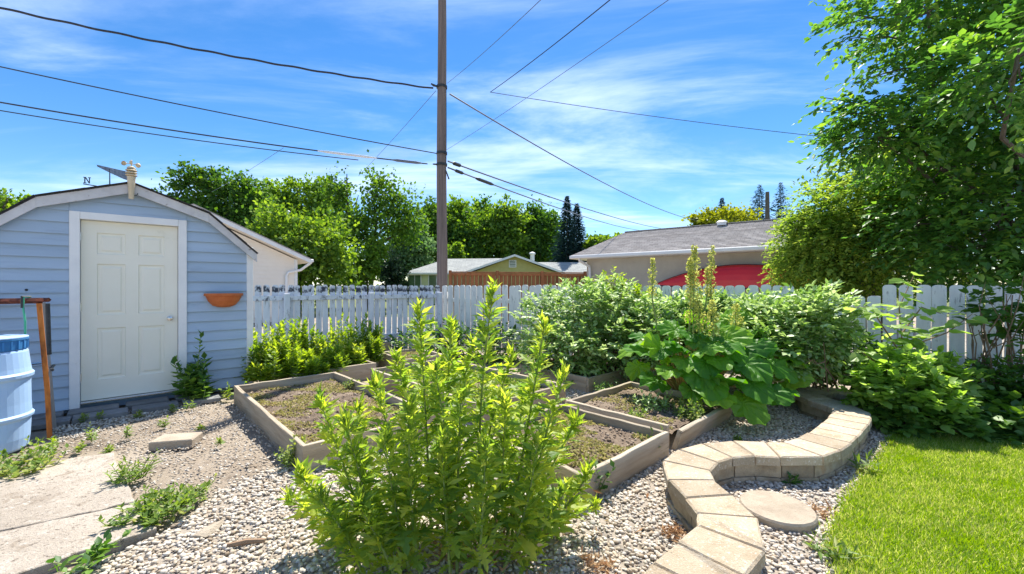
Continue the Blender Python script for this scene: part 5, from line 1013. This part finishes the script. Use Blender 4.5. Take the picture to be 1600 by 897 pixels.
# ---- shoot clumps: leafy stems (yellow-green bed, weeds)
def shoots(name, label, cat, spots, mat, stem_r, leafsize, nleaf, group=None, T=T_LONG, lean=0.12, spreadang=1.0, rows=3):
    """spots: (base, height). One plant made of many leafy stems"""
    b0 = Vector(spots[0][0]); root = empty(name, b0, label, cat, group); vf, parts = [], []
    for base, h in spots:
        base = Vector(base); tip = base + Vector((rnd.gauss(0, lean) * h, rnd.gauss(0, lean) * h, h)); mid = base.lerp(tip, 0.5) + Vector((rnd.gauss(0, .02), rnd.gauss(0, .02), 0)); vf.append(tube([base - b0, mid - b0, tip - b0], [stem_r, stem_r * 0.8, stem_r * 0.4], 4))
        k = nleaf; t = np.linspace(0.12, 1.0, k); B = np.array([np.array(base.lerp(tip, x)) for x in t]); a = np.arange(k) * 2.39 + rnd.random() * 6; el = 0.25 + 0.9 * t ** 3
        D = np.stack([np.cos(a) * np.cos(el), np.sin(a) * np.cos(el), np.sin(el)], 1) + rdir(k) * 0.3; parts.append(cloud(B, D, np.tile([0, 0, 1.0], (k, 1)) + 0.4 * rdir(k), leafsize * (1.1 - 0.45 * t) * (0.7 + 0.6 * rng.random(k)), T, np.clip(0.25 + 0.5 * t + 0.35 * (rng.random(k) - 0.5), 0, 0.99)))
    V, Fs = join(*vf); mobj('stems', V, Fs, W['stem'], root, True)['kind'] = 'stuff'; cloud_obj('leaves', parts, LF[mat], root, 'stuff', b0); return root
GK = 'yellow-green plants in the bed by the shed'
def golden():
    cl = [(425, 492, 5.9, 0.28), (455, 486, 6.1, 0.26), (410, 520, 5.75, 0.22), (478, 500, 6.2, 0.25), (440, 520, 5.7, 0.25), (500, 530, 6.2, 0.25), (530, 500, 6.7, 0.25), (560, 490, 6.9, 0.22), (515, 545, 6.1, 0.24), (545, 530, 6.5, 0.25), (575, 515, 6.9, 0.18), (400, 545, 5.75, 0.2), (468, 545, 5.8, 0.25), (490, 560, 5.85, 0.22), (590, 505, 7.2, 0.10), (415, 560, 5.6, 0.2)]
    for px, py, Y, sp in cl:
        t = P(px, py, Y); spots = []
        for k in range(20): a = rnd.random() * 6.28; q = sp * math.sqrt(rnd.random()); spots.append(((t.x + q * math.cos(a), t.y + q * math.sin(a), 0.12), max(0.15, (t.z - 0.12) * rnd.uniform(0.78, 1.12) * (1 - 0.35 * q / sp))))
        shoots('leafy_plant', 'yellow-green bushy leafy plant in the bed beside the shed', 'plant', spots, 'golden', 0.005, 0.10, 34, GK, T_LEAF, 0.08)
golden()

# ---- pale-leaved shrubs
def shrub(label, lobes_px, mat, K, leaf, nleaf, name='shrub', cat='shrub', group=None, base_px=None, T=T_OVAL, slen=0.22, core=0, up=0.35, shell=0.55, droop=0.25, ydepth=0.8):
    lobes = [(np.array(P(px, py, Y)), np.array([rx / F * Y, ydepth * rx / F * Y, ry / F * Y])) for px, py, rx, ry, Y in lobes_px]; c0 = np.mean([l[0] for l in lobes], 0); base = Vector((c0[0], c0[1], 0)); root = empty(name, base, label, cat, group)
    vol = np.array([np.prod(l[1]) for l in lobes]) ** 0.7; w = rng.choice(len(lobes), K, p=vol / vol.sum()); c = np.array([l[0] for l in lobes])[w]; r = np.array([l[1] for l in lobes])[w]
    d = rdir(K); B = c + d * r * (shell + (1 - shell) * rng.random(K))[:, None]; B[:, 2] = np.maximum(B[:, 2], 0.05); dd = d * 0.7 + rdir(K) * 0.5; dd[:, 2] += up; parts = [spray_leaves(B, dd, slen * (0.7 + 0.6 * rng.random(K)), nleaf, leaf, T, 0.9, droop, rng.random(K))]
    cloud_obj('leaves', parts, LF[mat], root, 'stuff', base); vf = []
    for l in lobes:
        for k in range(5):
            e = Vector(l[0] + l[1] * rdir(1)[0] * 0.8) - base; e.z = max(e.z, 0.15); s = Vector((l[0][0] - base.x, l[0][1] - base.y, 0)) * 0.6; vf.append(limb(s + Vector((rnd.uniform(-.1, .1), rnd.uniform(-.1, .1), 0.02)), e, 0.010, 0.004, 0.06))
    V, Fs = join(*vf); mobj('stems', V, Fs, W['twig'], root, True)['kind'] = 'stuff'; return root
shrub('pale-leaved raspberry shrub filling the bed by the white fence', [(850, 510, 42, 50, 6.6), (900, 495, 55, 45, 6.5), (950, 490, 55, 50, 6.6), (880, 550, 60, 40, 6.1), (940, 545, 55, 45, 6.1), (985, 520, 45, 50, 6.4)], 'rasp', 1300, 0.088, 9)
shrub('pale-leaved raspberry shrub behind the rhubarb flower spikes', [(1035, 510, 50, 42, 6.0), (1090, 505, 50, 40, 5.9), (1060, 540, 50, 40, 5.6), (1140, 510, 48, 40, 5.6)], 'rasp', 950, 0.088, 9)
shrub('pale-leaved raspberry shrub between the rhubarb and the vine sapling', [(1200, 515, 55, 42, 5.2), (1255, 515, 50, 50, 4.9), (1290, 490, 36, 30, 4.9), (1205, 555, 42, 48, 4.8), (1280, 525, 30, 36, 5.0)], 'rasp', 950, 0.084, 9)
shrub('small bright green shrub standing taller than the pale shrubs', [(960, 470, 24, 30, 7.0), (955, 445, 14, 18, 7.0)], 'golden', 170, 0.07, 8)
shrub('small bright green shrub peeping beside the rhubarb spikes', [(1000, 478, 16, 22, 6.6)], 'golden', 90, 0.07, 8)
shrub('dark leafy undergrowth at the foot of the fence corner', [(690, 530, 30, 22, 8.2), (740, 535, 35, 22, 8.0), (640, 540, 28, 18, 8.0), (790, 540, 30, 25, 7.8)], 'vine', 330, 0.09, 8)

# ---- rhubarb
def rhubarb_mesh(seed):
    g = random.Random(seed); nr, na = 6, 34; V, Fs = [(0, 0.10, 0)], []
    for i in range(1, nr + 1):
        f = i / nr
        for j in range(na):
            a = 2 * math.pi * j / na; u = a / math.pi if a <= math.pi else 2 - a / math.pi      # 0 at the tip, 1 at the stalk notch
            rr = (0.62 - 0.16 * u) * (1 - 0.45 * max(0, u - 0.86) / 0.14); wav = (1 + 0.045 * math.sin(11 * a + seed) * f); x = math.sin(a) * rr * 0.80 * f * wav; y = 0.10 + math.cos(a) * rr * 0.95 * f * wav + 0.25 * f * (1 - u) * 0.3
            vein = 0.045 * f * abs(math.sin(4.5 * a)) ; z = -0.26 * (x * x + (y - 0.1) ** 2) * 1.3 + 0.10 * abs(x) + vein + 0.055 * f ** 2 * math.sin(9 * a + seed * 1.7) + g.uniform(-0.014, 0.014); V.append((x, y, z))
    for j in range(na): Fs.append([0, 1 + j, 1 + (j + 1) % na])
    for i in range(nr - 1):
        for j in range(na): a = 1 + i * na; Fs.append([a + j, a + na + j, a + na + (j + 1) % na, a + (j + 1) % na])
    me = mesh(V, Fs, True); me.materials.append(LF['rhubarb']); return me
RM = [rhubarb_mesh(i) for i in range(5)]
def rhubarb():
    base = Vector((2.02, 4.92, 0.12)); root = empty('rhubarb_plant', base, 'large rhubarb with broad crinkled dark green leaves and tall seed spikes', 'rhubarb')
    L = [(1010, 526, 4.9), (1035, 546, 4.55), (1060, 516, 4.9), (1000, 571, 4.7), (1050, 576, 4.35), (1085, 531, 4.6), (1100, 561, 4.3), (1120, 516, 4.9), (1080, 606, 4.2), (1130, 596, 4.15), (1150, 546, 4.5), (1170, 596, 4.15), (1185, 531, 4.7), (1200, 566, 4.35), (1190, 611, 4.15), (1155, 626, 4.05), (1210, 541, 4.7), (1045, 506, 5.2), (1090, 496, 5.2), (1140, 501, 5.1), (1180, 506, 5.0), (1015, 551, 4.8), (1225, 596, 4.5), (1120, 541, 4.45), (1070, 561, 4.4), (1110, 616, 4.15), (1165, 566, 4.3), (1030, 596, 4.5), (1205, 616, 4.25), (1140, 566, 4.3), (1220, 556, 4.6), (1000, 541, 5.0), (1165, 521, 4.8), (1100, 516, 5.0), (1060, 541, 4.6)]
    L += [(1095, 548, 4.35), (1120, 560, 4.28), (1085, 572, 4.3), (1060, 540, 4.5), (1140, 548, 4.4), (1105, 525, 4.6), (1075, 520, 4.7), (1160, 565, 4.3), (1035, 548, 4.6), (1130, 530, 4.6), (1175, 545, 4.5), (1100, 590, 4.22)]
    for i, (px, py, Y) in enumerate(L):
        c = P(px, py, Y) - base; out = Vector((c.x, c.y, 0)); out = out.normalized() if out.length > 0.05 else Vector((rnd.uniform(-1, 1), -1, 0)).normalized()
        d = out + Vector((rnd.uniform(-.35, .35), rnd.uniform(-.35, .35), 0)) + Vector((0, 0, 0.45 - 0.95 * rnd.random())); up = Vector((0, -0.25 if i < 35 else -0.75, 1)) + out * 0.5 + Vector((rnd.uniform(-.3, .3), rnd.uniform(-.3, .3), 0)); s = rnd.uniform(0.27, 0.44); M = Matrix.Translation(c) @ frame(d, up) @ Matrix.Scale(s, 4)
        lf = link('leaf', RM[i % 5], None, root, M)
        m = c * 0.55 + Vector((0, 0, 0.10)); V, Fs = tube([Vector((c.x * 0.08, c.y * 0.08, -0.02)), m, c + Vector((0, 0, -0.005))], [0.014, 0.012, 0.008], 6); mobj('leaf_stalk', V, Fs, W['petiole'], root, True)
    SP = [(1085, 385, 505, 4.8, 13), (1112, 385, 465, 4.9, 8), (1020, 405, 465, 5.0, 8), (1092, 470, 520, 4.7, 10), (1112, 470, 530, 4.55, 12), (1150, 475, 525, 4.8, 10), (1158, 495, 530, 4.9, 8), (1190, 495, 525, 4.9, 8), (1078, 405, 470, 4.85, 8), (1105, 420, 460, 4.9, 7)]
    for px, y0, y1, Y, w in SP:
        t, b = P(px, y0, Y) - base, P(px + rnd.uniform(-3, 3), y1, Y) - base; foot = Vector((b.x * 0.45, b.y * 0.45, 0)); V, Fs = tube([foot, b * 0.6 + foot * 0.4 + Vector((0, 0, 0)), b, t], [0.013, 0.012, 0.009, 0.004], 6); sp = mobj('flower_stalk', V, Fs, W['stem'], root, True)
        n = int(420 * (b - t).length / 0.6 * w / 8); tt = rng.random(n); ax = np.array(b)[None] + (np.array(t) - np.array(b))[None] * tt[:, None]; rad = w / F * Y * (0.35 + 0.65 * np.abs(np.sin(tt * 9 + px)) ** 0.7) * (1 - 0.75 * tt ** 3)
        dd = rdir(n); dd[:, 2] *= 0.3; C = ax + nrm(dd) * (rad * rng.random(n) ** 0.5)[:, None]; D = dd * 0.6 + rdir(n) * 0.5; D[:, 2] += 0.5; cloud_obj('seed_spike', [cloud(C, D, rdir(n), 0.016 + 0.016 * rng.random(n), T_CARD)], LF['spike'], sp, 'stuff')
rhubarb()

# ---- big-leaved sapling / grape vine at the right
def broad_leaf(seed, mat):
    g = random.Random(seed); n = 18; V, Fs = [(0, 0.42, -0.02)], []
    for j in range(n):
        a = 2 * math.pi * j / n; r = (0.50 + 0.09 * math.cos(a) + 0.05 * math.cos(3 * a)) * (1 + 0.07 * (-1) ** j); x = math.sin(a) * r * 0.86; y = 0.42 + math.cos(a) * r * 1.05; V.append((x, max(y, 0.0), -0.28 * (y - 0.2) ** 2 + 0.16 * abs(x) + g.uniform(-0.02, 0.02)))
    for j in range(n): Fs.append([0, 1 + j, 1 + (j + 1) % n])
    me = mesh(V, Fs, True); me.materials.append(mat); return me
BL = [broad_leaf(i, LF['sapling']) for i in range(4)]; VL = [broad_leaf(9 + i, LF['vine']) for i in range(3)]
def vine_sapling():
    base = G(1415, 655) ; base.z = 0; root = empty('vine_sapling', base, 'young climbing vine with large bright green leaves before the white fence', 'vine')
    paths = [[(1415, 655, 4.35), (1412, 560, 4.4), (1405, 480, 4.5), (1428, 430, 4.6)], [(1412, 560, 4.4), (1360, 480, 4.3), (1325, 480, 4.3)], [(1412, 545, 4.4), (1480, 520, 4.3), (1520, 490, 4.3)], [(1410, 520, 4.4), (1440, 480, 4.4), (1470, 490, 4.4)], [(1413, 600, 4.3), (1360, 560, 4.2), (1340, 545, 4.2)], [(1415, 600, 4.2), (1470, 570, 4.1), (1490, 575, 4.1)]]
    for path in paths:
        q = [P(*p) - base for p in path]; V, Fs = tube(q, [0.009] + [0.006] * (len(q) - 2) + [0.003], 5); mobj('stem', V, Fs, W['twig'], root, True)
        for i in range(len(q) - 1):
            L = (q[i + 1] - q[i]).length; m = max(3, int(L / 0.042))
            for k in range(m):
                p = q[i].lerp(q[i + 1], (k + rnd.random()) / m); a = rnd.random() * 6.28; d = Vector((math.cos(a), math.sin(a) * 0.8, rnd.uniform(-0.35, 0.25))); s = rnd.uniform(0.09, 0.19); p2 = p + d * 0.04
                link('leaf', rnd.choice(BL), None, root, Matrix.Translation(p2) @ frame(d, (rnd.uniform(-.4, .4), rnd.uniform(-.7, .1), 1)) @ Matrix.Scale(s, 4))
vine_sapling()
shrub('bright leafy bush at the end of the block wall', [(1405, 600, 52, 42, 4.15), (1440, 625, 50, 38, 4.0), (1375, 615, 35, 30, 4.1), (1470, 600, 32, 35, 4.2)], 'sapling', 520, 0.075, 8, T=T_ROUND, slen=0.16)
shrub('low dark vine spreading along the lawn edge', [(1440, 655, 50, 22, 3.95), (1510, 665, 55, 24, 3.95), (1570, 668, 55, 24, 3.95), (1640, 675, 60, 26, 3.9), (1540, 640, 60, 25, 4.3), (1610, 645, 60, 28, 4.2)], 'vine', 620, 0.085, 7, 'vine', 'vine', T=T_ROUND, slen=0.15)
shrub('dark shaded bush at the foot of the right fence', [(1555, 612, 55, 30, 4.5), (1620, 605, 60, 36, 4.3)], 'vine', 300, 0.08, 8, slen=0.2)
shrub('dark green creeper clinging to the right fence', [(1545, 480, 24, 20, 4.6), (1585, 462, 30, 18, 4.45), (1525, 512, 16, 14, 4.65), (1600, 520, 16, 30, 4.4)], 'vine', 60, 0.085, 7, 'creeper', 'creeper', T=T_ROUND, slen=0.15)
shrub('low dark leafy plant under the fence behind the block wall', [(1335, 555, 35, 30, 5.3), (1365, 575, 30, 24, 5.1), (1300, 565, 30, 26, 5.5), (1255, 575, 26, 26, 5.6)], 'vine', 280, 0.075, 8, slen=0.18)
# bare twigs
def twigs(label, pts_list, Yb, mat='twig', r=0.007):
    b = P(*pts_list[0][0]); base = Vector((b.x, b.y, 0)); root = empty('dry_sapling', base, label, 'bare sapling'); 
    for pl in pts_list: V, Fs = tube([P(*p) - base for p in pl], [r] + [r * 0.6] * (len(pl) - 2) + [r * 0.3], 5); mobj('branch', V, Fs, W[mat], root, True)
twigs('thin dry brown sapling behind the block wall', [[(1294, 612, 4.5), (1290, 575, 4.5), (1287, 535, 4.5)], [(1290, 580, 4.5), (1270, 562, 4.5), (1255, 570, 4.5)], [(1290, 575, 4.5), (1305, 595, 4.5), (1312, 604, 4.4)], [(1289, 565, 4.5), (1275, 570, 4.5), (1262, 560, 4.5)]], 4.5, r=0.010)
twigs('tangle of bare grey twigs against the right fence', [[(1555, 610, 4.4), (1545, 540, 4.4), (1530, 480, 4.5), (1540, 440, 4.5)], [(1590, 620, 4.3), (1575, 520, 4.35), (1540, 460, 4.4)], [(1560, 560, 4.4), (1590, 480, 4.3), (1600, 430, 4.3)], [(1548, 545, 4.4), (1580, 530, 4.3), (1600, 500, 4.3)], [(1545, 520, 4.4), (1570, 480, 4.4), (1585, 450, 4.4)]], 4.4)

# ---- smaller weeds
def weed(label, px, py, z, r, h, n, mat='weed', leaf=0.05, nleaf=9, T=T_LEAF, lean=0.35, name='weed', group=None):
    c = G(px, py, z); spots = []
    for k in range(n): a = rnd.random() * 6.28; q = r * math.sqrt(rnd.random()); spots.append(((c.x + q * math.cos(a), c.y + q * math.sin(a), z), h * rnd.uniform(0.45, 1.0)))
    return shoots(name, label, 'weed', spots, mat, 0.0035, leaf, nleaf, group, T, lean)
def door_weed():
    c = G(305, 624, 0.02); spots = [((c.x + rnd.uniform(-.14, .17), c.y + rnd.uniform(-.12, .12), 0.02), rnd.uniform(0.25, 0.48)) for k in range(13)] + [((c.x - 0.03, c.y, 0.02), 0.78)]
    shoots('leafy_weed', 'tall dark green weed growing against the shed door frame', 'weed', spots, 'vine', 0.006, 0.14, 20, None, T_LEAF, 0.14)
door_weed()
weed('small yellow-green weed at the left plank bed corner', 357, 622, 0.02, 0.06, 0.22, 6, 'golden', 0.06)
weed('bushy little weed beside the front of the left plank bed', 458, 722, 0.02, 0.13, 0.20, 16, 'weed', 0.05, 12)
weed('green weed tuft on the edge of the concrete pad', 205, 752, 0.02, 0.08, 0.16, 15, 'weed', 0.07, 10, T_LONG)
weed('spreading weed mat at the broken concrete edge', 250, 797, 0.02, 0.20, 0.09, 46, 'weed', 0.055, 9, T_LEAF, 0.8)
weed('low weed patch on the sandy ground past the concrete edge', 290, 782, 0.02, 0.14, 0.06, 26, 'weed', 0.035, 8, T_LEAF, 0.8)
weed('flat dark weed sprig at the lower concrete corner', 140, 882, 0.04, 0.06, 0.06, 8, 'vine', 0.075, 6, T_OVAL, 1.2)
weed('low weeds crowding the foot of the blue barrel', 40, 735, 0.02, 0.20, 0.15, 34, 'weed', 0.06, 8, T_LEAF, 0.6)
weed('flowering weed sprigs right of the barrel base', 68, 706, 0.02, 0.10, 0.13, 10, 'golden', 0.05, 8, T_LEAF, 0.6)
SW = [(140, 690, 0.16), (200, 684, 0.13), (122, 705, 0.06), (168, 708, 0.05), (258, 668, 0.08), (130, 660, 0.08), (155, 655, 0.10), (215, 652, 0.06), (270, 643, 0.08), (296, 640, 0.11), (315, 672, 0.04), (345, 695, 0.05)]
for px, py, h in SW: weed('tiny green weed sprouting on the sandy ground before the shed', px, py, 0.01, 0.03, h, 4, 'weed', 0.045, 9, T_LEAF, 0.2, 'seedling', 'tiny weeds before the shed')
weed('green weed growing at the corner joint of the two right beds', 1020, 712, 0.02, 0.06, 0.18, 8, 'weed', 0.06, 8)
weed('leafy weed at the near end of the right plank bed', 925, 770, 0.02, 0.06, 0.20, 9, 'vine', 0.08, 8)
weed('green weed clump in the rhubarb bed soil', 1078, 655, 0.13, 0.14, 0.20, 20, 'weed', 0.055, 11)
weed('pale low weed clump beneath the rhubarb leaves', 1020, 640, 0.13, 0.16, 0.17, 26, 'rasp', 0.05, 11)
weed('upright feathery weed before the rhubarb leaves', 1075, 620, 0.13, 0.03, 0.34, 3, 'weed', 0.05, 18)
weed('little weed tuft at the front of the rhubarb bed', 995, 652, 0.13, 0.08, 0.06, 14, 'weed', 0.05, 6)
weed('pale leafy weed at the bed edge below the raspberry shrub', 945, 612, 0.05, 0.12, 0.12, 18, 'rasp', 0.05, 8)
weed('dandelion-like weed on the gravel near the lawn', 1305, 868, 0.01, 0.05, 0.08, 8, 'weed', 0.08, 5, T_LONG, 0.7)
weed('small weed at the foot of the block wall inside its curve', 1235, 752, 0.01, 0.05, 0.05, 8, 'vine', 0.05, 6)
weed('tiny weed on the gravel patch above the block wall', 1153, 690, 0.01, 0.03, 0.05, 5, 'weed', 0.045, 6)
weed('grass tuft growing at the bend of the gravel and lawn', 1352, 738, 0.01, 0.05, 0.12, 8, 'weed', 0.10, 3, T_LONG, 0.3)
weed('low green weeds in the left plank bed corner', 552, 605, 0.12, 0.10, 0.09, 12, 'weed', 0.05, 8)
# red-brown withered tufts
for px, py, r in ((1050, 838, 0.06), (1275, 805, 0.08), (930, 890, 0.07)):
    c = G(px, py); n = 90; C = np.stack([rng.normal(c.x, r * 0.6, n), rng.normal(c.y, r * 0.5, n), 0.012 + 0.02 * rng.random(n)], 1); D = rdir(n); D[:, 2] = np.abs(D[:, 2]) * 0.4
    tag(cloud_obj('dry_grass_tuft', [cloud(C, D, rdir(n), 0.025 + 0.035 * rng.random(n), T_LONG)], LF['brown']), 'withered red-brown grass tuft flattened on the pebbles', 'dead grass', 'withered tufts on the pebbles', kind='stuff')
# dry creeping cover on the bed soils
def cover(key, n, label, mat='dry', size=0.022, thr=-0.15):
    (cx, cy), la, ln, top, soil, _ = BEDS[key]; p, q = rng.random(n) * (la - 0.12) + 0.06, rng.random(n) * (ln - 0.12) + 0.06
    pat = np.sin(p * 7 + cx * 3) * np.sin(q * 5.3 + cy) + 0.5 * np.sin(p * 17 + q * 13); k = pat > thr; p, q = p[k], q[k]; m = len(p)
    mound = 0.03 * np.exp(-(((p - la / 2) / (la * 0.3)) ** 2 + ((q - ln / 2) / (ln * 0.3)) ** 2)) + 0.012 * np.sin(p * 9 + cx) * np.sin(q * 7.3 + cy)
    C = np.stack([cx + DA.x * p + NA.x * q, cy + DA.y * p + NA.y * q, soil + mound + 0.004 + 0.012 * rng.random(m)], 1); D = rdir(m); D[:, 2] = np.abs(D[:, 2]) * 0.5
    tag(cloud_obj('ground_cover', [cloud(C, D, rdir(m) + np.array([0, 0, 1.0]), size * (0.6 + 0.8 * rng.random(m)), T_CARD)], LF[mat]), label, 'ground cover', kind='stuff')
cover('near_left', 9000, 'dry yellow creeping weeds on the stump bed soil'); cover('near_right', 6000, 'dry yellow creeping weeds on the square bed soil'); cover('rhubarb', 3500, 'sparse dry weeds on the rhubarb bed soil', thr=0.2)
cover('middle', 9000, 'low green weeds over the long middle bed soil', 'weed', 0.035, -0.6); cover('small', 1500, 'sparse dry weeds on the small bed soil'); cover('back_left', 5000, 'low growth under the yellow-green plants', 'golden', 0.04, -1); cover('shrub', 3000, 'litter beneath the pale shrubs', 'dry', 0.03, -0.3)

CLOD = attrmat('soil_clods', [(0.0, (0.12, 0.085, 0.06)), (0.5, (0.25, 0.185, 0.13)), (1.0, (0.42, 0.335, 0.25))], 0.95)
def clods(key, n, label):
    (cx, cy), la, ln, top, soil, _ = BEDS[key]; p, q = rng.random(n) * (la - 0.12) + 0.06, rng.random(n) * (ln - 0.12) + 0.06
    mound = 0.03 * np.exp(-(((p - la / 2) / (la * 0.3)) ** 2 + ((q - ln / 2) / (ln * 0.3)) ** 2)) + 0.012 * np.sin(p * 9 + cx) * np.sin(q * 7.3 + cy)
    C = np.stack([cx + DA.x * p + NA.x * q, cy + DA.y * p + NA.y * q, soil + mound], 1); r = 0.004 + 0.016 * rng.random(n) ** 3
    tag(cloud_obj('soil_clods', [cloud(C, rdir(n), rdir(n), np.stack([r, r * 1.2, r * 0.8], 1), T_PEB)], CLOD), label, 'soil', kind='stuff')
clods('near_left', 2600, 'crumbly soil clods in the stump bed'); clods('near_right', 1300, 'crumbly soil clods in the square bed by the block wall'); clods('rhubarb', 1300, 'crumbly soil clods in the rhubarb bed'); clods('small', 500, 'crumbly soil clods in the small back bed')
